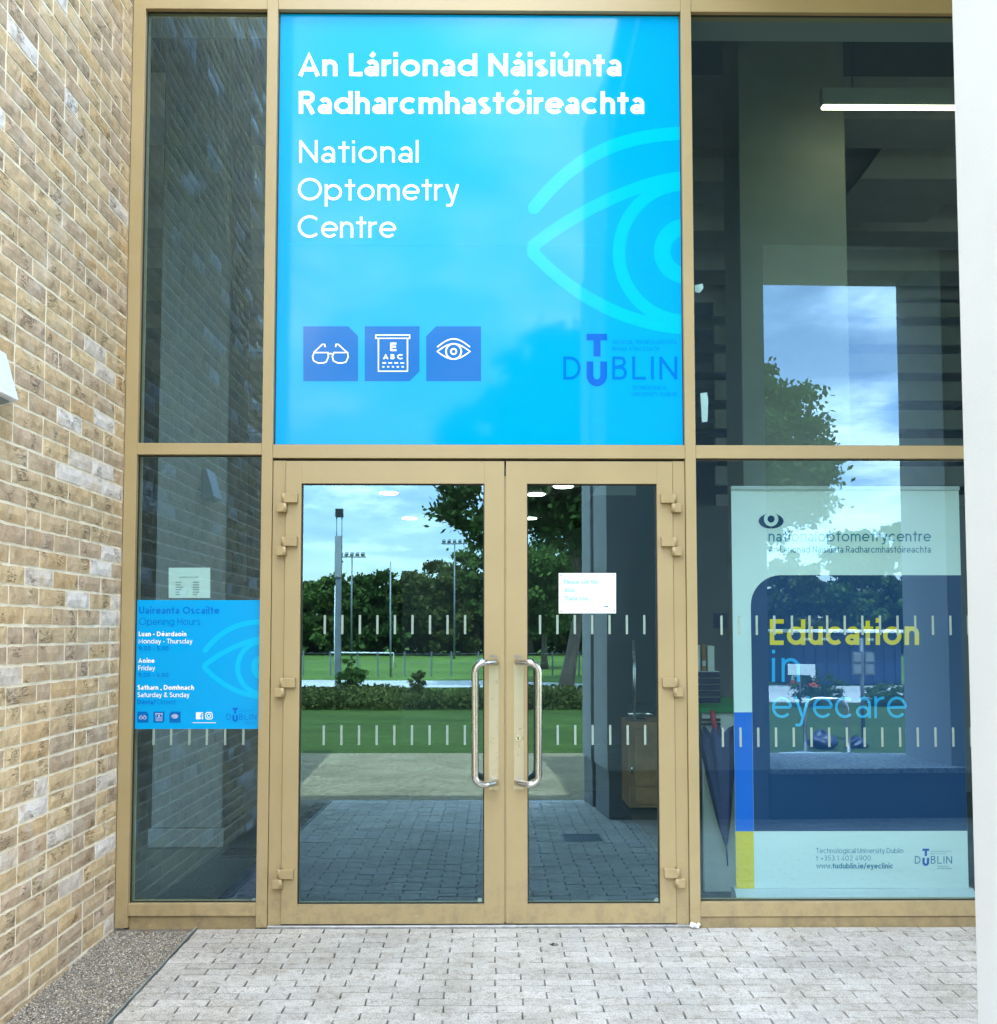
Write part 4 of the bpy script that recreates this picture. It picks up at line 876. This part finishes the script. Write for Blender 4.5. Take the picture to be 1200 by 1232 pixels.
# umbrella hanging point-down from the desk edge
UY = 0.42
um = thing('umbrella', 'closed navy speckled umbrella with red wrist strap hanging beside the banner', 'umbrella', at(862, 900, UY))
tip, top = at(876, 1042, UY), at(862, 880, UY)
ax = (top - tip); L = ax.length; g = bmesh.new(); n = 40; rings = []
for i in range(19):
    t = i / 18; c = tip + ax * (0.14 + 0.86 * t); rr = 0.094 * (t ** 0.8) * (1.0 - 0.06 * t) + 0.004
    ring = []
    for k in range(n):
        a = 2 * math.pi * k / n; fold = 1 + 0.20 * t * math.cos(8 * a + 2.2 * t) + 0.05 * math.sin(19 * a + 5 * t)
        z = 0
        if i == 18: z = 0.030 * math.cos(8 * a + 2.2)
        ring.append(g.verts.new(c + Vector((rr * fold * math.cos(a), rr * fold * 0.6 * math.sin(a), z))))
    rings.append(ring)
for q_, w_ in zip(rings, rings[1:]):
    for k in range(n): g.faces.new((q_[k], q_[(k + 1) % n], w_[(k + 1) % n], w_[k])).smooth = True
me = bpy.data.meshes.new('canopy_cloth'); g.to_mesh(me); g.free(); link('canopy_cloth', me, M['umb'], um)
MB().tube([tip, tip + ax * 0.15], [0.003, 0.006], 8).build('ferrule', M['black'], um)
MB().tube([top - ax * .1, top + ax * 0.10], 0.008, 8).build('shaft', M['black'], um)
g = MB(); hp = [at(862, 893, UY - .02), at(860, 875, UY - .03), at(858, 862, UY - .03), at(857, 855, UY - .02)]; g.tube(hp, [0.011, 0.013, 0.014, 0.012], 8); g.build('strap', M['red'], um)
hk = thing('wall_hook', 'small dark double hook on the pale desk panel holding the umbrella', 'hook', at(858, 866, RY - .01))
a = at(858, 866, RY - .012); box('bar', (a.x - .06, RY - .02, a.z - .006), (a.x + .04, RY - .001, a.z + .006), M['black'], hk); box('bar', (a.x - .06, RY - .02, a.z - .030), (a.x + .04, RY - .001, a.z - .018), M['black'], hk)

# pull-up banner
BY = 0.35; PBn = plane(BY)
bn = thing('pull_up_banner', 'tall white and navy pull-up banner about education in eyecare inside the right window', 'banner', (1.85, BY, 0))
bx0, bx1 = at(883, 830, BY).x, at(1160, 830, BY).x; bz0, bz1 = at(1000, 1069, BY).z, at(1000, 590, BY).z
# the banner leans: print is laid on the vertical plane of the cloth
box('cloth', (bx0, BY, bz0), (bx1, BY + 0.003, bz1), M['banner'], bn)
box('top_rail', (bx0 - .002, BY - 0.008, bz1 + .0005), (bx1 + .002, BY + 0.01, bz1 + 0.022), M['pale_metal'], bn, 0.003)
g = MB(); g.slab([(bx0 - .01, BY + .07, 0.012), (bx0 - .01, BY - .075, 0.012), (bx0 - .01, BY - .06, 0.035), (bx0 - .01, BY - .004, bz0 - .001), (bx0 - .01, BY + .06, bz0 - .001)], (bx1 - bx0 + .03, 0, 0)); g.build('cassette', M['pale_metal'], bn)
box('pole', (1.84, BY + .02, bz0), (1.86, BY + .04, bz1 - .01), M['steel'], bn)
def zy(py): return at(1000, py, BY).z
def px2x(px): return at(px, 830, BY).x
nx0 = px2x(905); rr = 0.16; za_, zb_ = zy(1000), zy(692)
def flat(name, pts, m, lift): 
    g = MB(); g.poly([(x, BY - lift, z) for x, z in pts]); o = g.build(name, m, bn, recalc=False)
    for p in o.data.polygons:
        if p.normal.y > 0: p.flip()
    return o
flat('print_panel', [(nx0, za_), (bx1 - .0005, za_), (bx1 - .0005, zb_)] + [(nx0 + rr - rr * math.sin(R(a)), zb_ - rr + rr * math.cos(R(a))) for a in range(0, 91, 10)], M['banner_navy'], 0.0006)
flat('print_panel', [(bx0 + .0005, za_), (nx0 - .001, za_), (nx0 - .001, zy(857)), (bx0 + .0005, zy(857))], M['banner_blue'], 0.0006)
flat('print_panel', [(bx0 + .0005, bz0 + .001), (nx0 - .001, bz0 + .001), (nx0 - .001, za_ - .001), (bx0 + .0005, za_ - .001)], M['banner_yellow'], 0.0006)
line(PBn, 'Education', 926.5, 1106, 776, 31, 0.17, 'banner_yellow', bn, 0.12, lift=0.0014)
line(PBn, 'in', 929, 962.5, 820.5, 40, 0.095, 'banner_sky', bn, 0.20, lift=0.0014)
line(PBn, 'eyecare', 929, 1090, 864, 36, 0.095, 'banner_sky', bn, 0.12, lift=0.0014)
line(PBn, 'nationaloptometrycentre', 925, 1120, 651.5, 13, 0.12, 'banner_teal', bn, 0.14, lift=0.0014)
line(PBn, 'An Lárionad Náisiúnta Radharcmhastóireachta', 925, 1120, 665, 8, 0.12, 'banner_teal', bn, 0.14, lift=0.0014)
line(PBn, 'Technological University Dublin', 982, 1087, 1026.5, 6.2, 0.10, 'banner_teal', bn, 0.15, lift=0.0014)
line(PBn, 't +353 1 402 4900', 982, 1048, 1035.5, 6.2, 0.10, 'banner_teal', bn, 0.15, lift=0.0014)
line(PBn, 'www.tudublin.ie/eyeclinic', 982.5, 1075, 1045, 6.6, 0.18, 'banner_teal', bn, 0.12, lift=0.0014)
dublin_logo(PBn, 1101, 1021, 0.325, M['banner_teal'], M['ink_blue'], bn)
I = Ink(PBn, 0.0014)
I.shape([(928 + 4.3 * math.cos(R(a)), 624.5 + 4.3 * math.sin(R(a))) for a in range(0, 360, 20)])
for s in (-1, 1):
    o_ = [(928 + s * 15 * math.sin(R(a)), 627 - 9 * math.cos(R(a))) for a in range(35, 181, 12)]; i_ = [(928 + s * 8.8 * math.sin(R(a)), 624.5 - 8.8 * math.cos(R(a))) for a in range(180, 30, -12)]
    for k in range(len(o_) - 1):
        I.shape([o_[k], o_[k + 1], i_[len(i_) - 2 - k], i_[len(i_) - 1 - k]] if len(i_) - 2 - k >= 0 else [o_[k], o_[k + 1], i_[0]])
I.build('eye_logo', M['banner_navy'], bn)

# ================================================================== small debris on the ground
def dry_leaf(x, y, z, s, m, label, seed):
    r = random.Random(seed); g = bmesh.new(); n = 10; c = g.verts.new((x, y, z + s * .25)); ring = []
    for k in range(n):
        a = 2 * math.pi * k / n; q = s * (1.0 if k % 2 else 0.62) * r.uniform(.8, 1.1); ring.append(g.verts.new((x + q * math.cos(a), y + q * 0.6 * math.sin(a), z + s * r.uniform(0.02, 0.3))))
    for k in range(n): g.faces.new((c, ring[k], ring[(k + 1) % n]))
    bmesh.ops.solidify(g, geom=list(g.faces), thickness=0.001)
    me = bpy.data.meshes.new('dry_leaf'); g.to_mesh(me); g.free(); return tag(link('dry_leaf', me, M[m]), label, 'leaf')
dry_leaf(0.285, -0.24, drop(-.24) + 0.003, 0.024, 'leaf_dark', 'curled dark leaf lying on the paving below the right door', 1)
dry_leaf(-1.60, -0.06, 0.0, 0.02, 'leaf_dead', 'orange brown leaf on the chippings close to the brick corner', 2)
dry_leaf(-1.43, -0.05, 0.0, 0.018, 'leaf_dead', 'tan leaf lying against the metal edging under the left window', 3)
v, f = pebbles(1500, -1.375, -0.95, -0.03, -1.3, 0.0012, 0.0032, 8); v[:, 2] += 0.011
v3, f3 = pebbles(160, -0.9, 1.6, -0.03, -1.2, 0.0010, 0.0026, 9); v3[:, 2] += 0.011
v4, f4 = pebbles(60, -1.0, 0.9, -0.012, -0.03, 0.0014, 0.004, 10); v4[:, 2] += 0.013
tag(link('grit', np_mesh('grit', np.vstack([v, v3, v4]), np.vstack([f, f3 + len(v), f4 + len(v) + len(v3)])), M['pebble'], pv), kind='stuff')
g = bmesh.new(); r_ = random.Random(9)
for k in range(14): bmesh.ops.create_icosphere(g, subdivisions=1, radius=r_.uniform(.005, .013), matrix=Matrix.Translation((0.965 + r_.uniform(-.02, .025), -0.022 + r_.uniform(-.02, .01), 0.006 + r_.uniform(0, .016))))
me = bpy.data.meshes.new('plaster_crumbs'); g.to_mesh(me); g.free(); tag(link('plaster_crumbs', me, M['tape']), 'heap of white plaster crumbs at the foot of the right mullion', 'crumbs')

# ================================================================== WORLD ACROSS FROM THE DOORS (mirrored in the glass)
def tree_parts(t, base, h, crown, leaf, nleaf, clumps, mat, seed, trunk_r=0.12, limbs=7, lf=2.0):
    """crown: list of (cx, cy, cz, rx, ry, rz) relative to base"""
    r = np.random.default_rng(seed); bx, by, bz = base
    g = MB(); rr = random.Random(seed); top = Vector((bx + crown[0][0] * .6, by + crown[0][1] * .6, bz + crown[0][2]))
    b = Vector(base); pts = [b + (top - b) * s + Vector((rr.uniform(-.05, .05), rr.uniform(-.05, .05), 0)) * h * .12 * s for s in (0, .15, .35, .6, .8, 1.0)]
    g.tube(pts, [trunk_r * q for q in (1.35, 1.0, .85, .6, .35, .12)], 9)
    for k in range(limbs):
        c = crown[k % len(crown)]; st = pts[2].lerp(pts[4], rr.random()); u = Vector((rr.gauss(0, 1), rr.gauss(0, 1), rr.uniform(-.1, .9))).normalized()
        en = Vector((bx + c[0] + u.x * c[3] * .75, by + c[1] + u.y * c[4] * .75, bz + c[2] + u.z * c[5] * .6)); mid = st.lerp(en, .5) + Vector((0, 0, .06 * h))
        g.tube([st, mid, en], [trunk_r * .4, trunk_r * .22, trunk_r * .06], 6)
    g.build('trunk', M['bark'], t)
    vol = np.array([c[3] * c[4] * c[5] for c in crown]); pc = r.choice(len(crown), clumps, p=vol / vol.sum()); cr = np.array(crown)[pc]
    d = r.normal(size=(clumps, 3)); d /= np.linalg.norm(d, axis=1)[:, None]; rad = r.random(clumps) ** 0.38
    cc = cr[:, :3] + d * rad[:, None] * cr[:, 3:6] + np.array(base)
    cs = r.uniform(0.10, 0.24, clumps) * cr[:, 3:6].mean(1)
    li = r.choice(clumps, nleaf, p=cs ** 2 / (cs ** 2).sum()); u = r.normal(size=(nleaf, 3)) * 0.5; P_ = cc[li] + u * cs[li][:, None] * np.array([1.15, 1.15, .75])
    a = r.normal(size=(nleaf, 3)); a /= np.linalg.norm(a, axis=1)[:, None]; b_ = np.cross(a, r.normal(size=(nleaf, 3))); b_ /= np.linalg.norm(b_, axis=1)[:, None]
    s = leaf * r.uniform(.6, 1.3, nleaf)[:, None]; a = a * s; b_ = b_ * s * 0.55
    v = np.stack([P_ - a, P_ - b_, P_ + a, P_ + b_], 1).reshape(-1, 3); f = np.arange(nleaf * 4).reshape(-1, 4)
    link('crown', np_mesh('crown', v, f), M[mat], t)
G0 = -0.16
t = thing('broad_tree', 'large dark broadleaf tree overhanging the lawn, mirrored across the door and window glass', 'tree', (2.05, -20.3, G0))
tree_parts(t, (2.05, -20.3, G0), 9.8, [(1.85, 0, 6.5, 3.4, 3.0, 3.1), (-1.9, .3, 6.0, 1.7, 1.5, 2.4), (4.8, .2, 6.3, 2.4, 2.0, 2.5), (5.0, -.5, 5.0, 1.5, 1.4, 1.7), (0.3, 0, 8.0, 2.2, 2.0, 1.9)], 0.098, 230000, 760, 'leaf', 21, 0.17, 12)
t = thing('round_tree', 'small round crowned tree standing behind the large dark one', 'tree', (2.2, -33, G0))
tree_parts(t, (2.2, -33, G0), 5, [(0, 0, 3.4, 2.0, 2.0, 1.7), (-.6, 0, 2.5, 1.5, 1.5, 1.0)], 0.11, 22000, 120, 'leaf2', 22, 0.13, 6)
rt = random.Random(17)
far = [(-31, -56, 5.4, 3.4), (-26, -55, 5.0, 3.0), (-21.5, -57, 5.0, 3.2), (-17.0, -55, 4.9, 2.8), (-13.4, -56, 4.8, 2.6), (-10.4, -54, 5.1, 2.4), (-7.2, -55, 5.5, 2.6), (-3.8, -55, 6.2, 2.7), (-0.9, -57, 7.9, 2.8), (2.6, -55, 9.0, 3.2), (6.4, -58, 8.6, 3.2), (10.5, -57, 8.0, 3.2), (15, -58, 8.6, 3.2), (19.6, -55, 7.6, 2.5), (23.2, -54, 8.6, 2.7), (27.4, -55, 9.4, 3.0), (33, -56, 8.6, 3.2), (39, -57, 8.2, 3.3)]
ORD = 'first second third fourth fifth sixth seventh eighth ninth tenth eleventh twelfth thirteenth fourteenth fifteenth sixteenth seventeenth eighteenth'.split()
kinds = ['dark green bushy tree', 'olive green tree', 'mid green rounded tree']
for i, (x, y, h, w) in enumerate(far):
    k = i % 3; side = 'left end' if i < 5 else ('middle' if i < 11 else 'right end')
    t = thing('field_tree', '%s, %s in the tree row across the field counted from the left' % (kinds[k], ORD[i]), 'tree', (x, y, G0), 'row of trees across the playing field')
    tree_parts(t, (x, y, G0), h, [(0, 0, h * .60, w * .95, w * .85, h * .36), (rt.uniform(-.8, .8), 0, h * .78, w * .55, w * .5, h * .2), (rt.uniform(-1, 1), .5, h * .28, w * 1.05, w * .8, h * .26)], 0.20, 8500, 90, ('leaf', 'leaf3', 'leaf2')[k], 100 + i, 0.16, 4)
hb = thing('woodland_hedge', 'long dark hedge closing the far side of the field', 'hedge', (0, -60, G0)); 
r = np.random.default_rng(77); n = 60000; P_ = np.stack([r.uniform(-48, 52, n), -59.5 + r.normal(0, .7, n), G0 + 4.1 * r.random(n) ** .8 + .5 * np.sin(r.uniform(-48, 52, n))], 1); P_[:, 2] += .5 * np.sin(P_[:, 0] * .9) * (P_[:, 2] > 2.2)
a = r.normal(size=(n, 3)); a /= np.linalg.norm(a, axis=1)[:, None]; b_ = np.cross(a, r.normal(size=(n, 3))); b_ /= np.linalg.norm(b_, axis=1)[:, None]; a *= .26; b_ *= .18
link('foliage', np_mesh('foliage', np.stack([P_ - a, P_ - b_, P_ + a, P_ + b_], 1).reshape(-1, 3), np.arange(n * 4).reshape(-1, 4)), M['leaf'], hb)
# low ground-cover planting band
r = np.random.default_rng(78); n = 42000; xx = r.uniform(-14, 3.2, n); yy = r.uniform(-16.5, -13.4, n); cl_ = 0.5 + 0.5 * np.sin(xx * 2.3 + np.sin(yy * 2) * 2) * np.sin(yy * 3.1 + xx * .7)
P_ = np.stack([xx, yy, G0 + .02 + (0.14 + .20 * cl_) * r.random(n)], 1); a = r.normal(size=(n, 3)); a /= np.linalg.norm(a, axis=1)[:, None]; b_ = np.cross(a, r.normal(size=(n, 3))); b_ /= np.linalg.norm(b_, axis=1)[:, None]; a *= .05; b_ *= .03
tag(link('ground_cover', np_mesh('ground_cover', np.stack([P_ - a, P_ - b_, P_ + a, P_ + b_], 1).reshape(-1, 3), np.arange(n * 4).reshape(-1, 4)), M['leaf3']), 'low leafy planting band between lawn and footpath', kind='stuff')
def shrub(x, y, h, w, label, mat='leaf2', n=4200):
    t = thing('shrub', label, 'shrub', (x, y, G0)); tree_parts(t, (x, y, G0), h, [(0, 0, h * .55, w, w, h * .48), (0, 0, h * .3, w * .9, w * .9, h * .3)], 0.028, n, 60, mat, int(h * 1000 + 5), .02, 4)
shrub(-3.25, -16.8, .98, .34, 'upright green shrub beside the dark mast, mirrored in the left door'); shrub(-1.60, -15.5, .72, .2, 'thin reddish shrub mirrored near the middle of the left door', 'leaf3', 2600)
shrub(6.75, -14.3, .75, .55, 'pale leafy bush at the lawn edge behind the bike stand'); shrub(8.3, -14.6, .45, .6, 'low clump of planting right of the pale leafy bush')
# dark mast
ma = thing('steel_mast', 'tall dark slotted steel mast on the lawn, mirrored in the left door', 'mast', (-3.95, -19.5, G0)); mx, my = -4.0, -19.5
box('post', (mx - .075, my - .06, G0), (mx + .075, my + .06, 3.55), M['grey_metal'], ma, 0.01); box('panel', (mx - .10, my + .075, 2.8), (mx + .08, my + .1, 3.9), M['mid_metal'], ma, .005)
for s in (-.07, .07): MB().tube([(mx + s, my, 3.5), (mx + s, my, 4.45)], 0.012, 6).build('rod', M['grey_metal'], ma)
box('cap_box', (mx - .10, my - .08, 4.4), (mx + .10, my + .08, 4.62), M['black'], ma, .01); box('band', (mx - .1, my - .08, 3.2), (mx + .1, my + .073, 3.24), M['black'], ma)
def pole(name, label, cat, x, y, h, r_, m='pale_metal', group=None):
    t = thing(name, label, cat, (x, y, G0), group); MB().tube([(x, y, G0), (x, y, h)], [r_, r_ * .6], 10).build('post', M[m], t); return t
def flood(x, y, h, label):
    t = pole('floodlight_pole', label, 'floodlight', x, y, h, .06, 'grey_metal', 'floodlight poles by the field'); box('crossarm', (x - .75, y - .04, h - .02), (x + .75, y + .04, h + .04), M['grey_metal'], t)
    l0 = None
    for k in range(5):
        xk = x - .6 + k * .30
        l = MB().slab([(xk - .1, y + .1, h + .05), (xk + .1, y + .1, h + .05), (xk + .09, y - .1, h + .18), (xk - .09, y - .1, h + .18)], (0, .06, .1)).build('lamp_head', M['grey_metal'], t)
flood(-7.55, -45, 5.4, 'floodlight pole just right of the dark mast in the left door reflection'); flood(-2.05, -47, 6.3, 'floodlight pole in front of the tall trees at the right of the left door')
pole('goal_post', 'tall grey goal upright in the middle of the left door reflection', 'goal post', -3.4, -26.5, 3.75, .035, 'mid_metal'); pole('flag_pole', 'slim white pole just left of the dark mast', 'pole', -5.2, -26, 2.9, .03, 'white_pl')
gl = thing('football_goal', 'low white goal frame on the far grass', 'goal', (-4.6, -33, G0)); g = MB(); g.tube([(-6.6, -33, G0), (-6.6, -33, .50), (-4.0, -33, .50), (-4.0, -33, G0)], .03, 8); g.build('goal_frame', M['white_pl'], gl)
g = MB(); g.tube([(-6.6, -33, .5), (-6.6, -34, G0)], .02, 6); g.tube([(-4, -33, .5), (-4, -34, G0)], .02, 6); g.build('stay', M['white_pl'], gl)
fn = thing('post_fence', 'low fence of thin dark posts and wire beyond the footpath', 'fence', (0, -27, G0)); f0 = None
for k in range(30):
    x = -9 + k * .85 + (k % 3) * .08
    if f0 is None: f0 = box('fence_post', (-0.025, -0.025, 0), (0.025, 0.025, 0.86), M['grey_metal'], fn); fl0 = Vector(f0.location)
    else: o = bpy.data.objects.new('fence_post', f0.data); C.objects.link(o); o.parent = fn; f = o
    (f0 if k == 0 else o).location = Vector((x, 0, 0))
for z in (0.3, 0.62): MB().tube([(-9, -27, z), (16, -27, z)], 0.006, 5).build('wire', M['grey_metal'], fn)
# kiosk, awning, notice board, bike stand, bag, cones, sign, kerb, drain
ki = thing('storage_cabin', 'low navy storage cabin beyond the footpath, mirrored in the banner window', 'cabin', (9.5, -22.5, G0))
box('cabin_body', (8.7, -24.4, G0), (11.9, -21.8, 1.30), M['kiosk'], ki, .02)
for k in range(10): box('rib', (8.75 + k * .33, -21.798, G0 + .1), (8.83 + k * .33, -21.775, 1.2), M['kiosk'], ki)
box('canopy_roof', (8.5, -24.6, 1.34), (12.1, -21.3, 1.44), M['white_pl'], ki, .02)
for k, x in enumerate((9.1, 9.6, 10.9)): box('notice_plate', (x, -21.773, 1.12), (x + .18, -21.766, 1.19), M['white_pl'], ki)
nb = thing('notice_board', 'slim post with a board of four white notices', 'notice board', (5.2, -8.1, G0)); MB().tube([(5.13, -8.1, G0), (5.13, -8.1, 1.30)], .028, 12).build('post', M['grey_metal'], nb)
for i in (0, 1):
    for j in (0, 1):
        x = 4.98 + i * .17; z = .80 + j * .165; f_ = box('notice_frame', (x, -8.07, z), (x + .14, -8.05, z + .15), M['grey_metal'], nb); box('notice_sheet', (x + .02, -8.0495, z + .015), (x + .12, -8.047, z + .135), M['mid_metal'], f_)
bs = thing('bike_stand', 'stainless steel hoop bike stand on the lawn edge', 'bike stand', (4.25, -7.0, G0))
pts = [(4.0, -7.15, G0), (4.0, -7.15, .40)] + [(4.0 + .14 - .14 * math.cos(R(a)), -7.15 + .04, .40 + .14 * math.sin(R(a))) for a in range(0, 91, 15)] + [(4.35 + .14 * math.sin(R(a)), -7.02, .40 + .14 * math.cos(R(a))) for a in range(0, 91, 15)] + [(4.49, -7.0, G0)]
MB().tube(pts, .025, 14).build('hoop', M['steel'], bs); 
for x, y in ((4.0, -7.15), (4.49, -7.0)): box('foot_plate', (x - .14, y - .07, G0 + .012), (x + .14, y + .07, G0 + .026), M['steel'], bs, .002)
def bundle(x, y, s, label, seed):
    g = bmesh.new(); bmesh.ops.create_icosphere(g, subdivisions=4, radius=1); r = random.Random(seed); w = [Vector((r.gauss(0, 1), r.gauss(0, 1), r.gauss(0, 1))) for _ in range(9)]
    for v in g.verts:
        k = 1 + sum(.07 * math.sin(3.5 * v.co.dot(q) + i) for i, q in enumerate(w)); v.co = Vector((x + v.co.x * k * s[0], y + v.co.y * k * s[1], max(G0 + .005, G0 + s[2] * .8 + v.co.z * k * s[2])))
    for f in g.faces: f.smooth = True
    me = bpy.data.meshes.new('dark_bag'); g.to_mesh(me); g.free(); t = thing('dark_bag', label, 'bag', (x, y, G0)); link('body', me, M['navy'], t)
    MB().tube([(x - s[0] * .3, y, G0 + s[2] * 1.5), (x, y + .02, G0 + s[2] * 2.0), (x + s[0] * .3, y, G0 + s[2] * 1.5)], .008, 6).build('strap', M['black'], t)
bundle(4.38, -7.6, (.17, .13, .13), 'dark lumpy bag dropped beside the bike stand, left one', 3); bundle(4.86, -7.7, (.15, .12, .09), 'smaller dark bag lying to the right of the bike stand post', 4)
def cone(x, y, label):
    t = thing('traffic_cone', label, 'traffic cone', (x, y, G0), 'traffic cones by the cabin'); MB().box((x - .17, y - .17, G0 + .006), (x + .17, y + .17, G0 + .04), .01).build('base', M['orange'], t)
    MB().lathe((x, y, G0), [(.13, .04), (.10, .16)], 18).build('cone_lower', M['orange'], t); MB().lathe((x, y, G0), [(.099, .161), (.06, .34)], 18).build('reflective_band', M['white_pl'], t); MB().lathe((x, y, G0), [(.059, .341), (.03, .5)], 18).build('cone_tip', M['orange'], t)
cone(9.05, -21.0, 'orange and white traffic cone, right one of the two at the cabin'); cone(8.62, -21.3, 'orange and white traffic cone, left one of the two at the cabin')
vs = thing('visitor_sign', 'small white sign board on a post over the leafy bush', 'sign', (6.2, -14, G0)); MB().tube([(6.3, -14.05, G0), (6.3, -14.05, .72)], .02, 8).build('post', M['grey_metal'], vs); box('board', (6.05, -14.02, .50), (6.60, -14.0, .72), M['white_pl'], vs, .004)
kb = box('pale_kerb', (3.55, -6.78, G0), (4.3, -6.66, G0 + .07), M['cream'], None, .006); tag(kb, 'short pale timber kerb at the near edge of the lawn', 'kerb')
dr_ = thing('drain_cover', 'square metal drain cover set in the paving near the column', 'drain cover', (0.62, -2.0, drop(-2))); q = drop(-2.0)
box('frame', (.50, -2.1, q - .004), (.78, -1.86, q + .0045), M['plinth'], dr_)
for k in range(6): box('bar', (.515, -2.085 + k * .038, q + .005), (.765, -2.062 + k * .038, q + .008), M['grey_metal'], dr_)
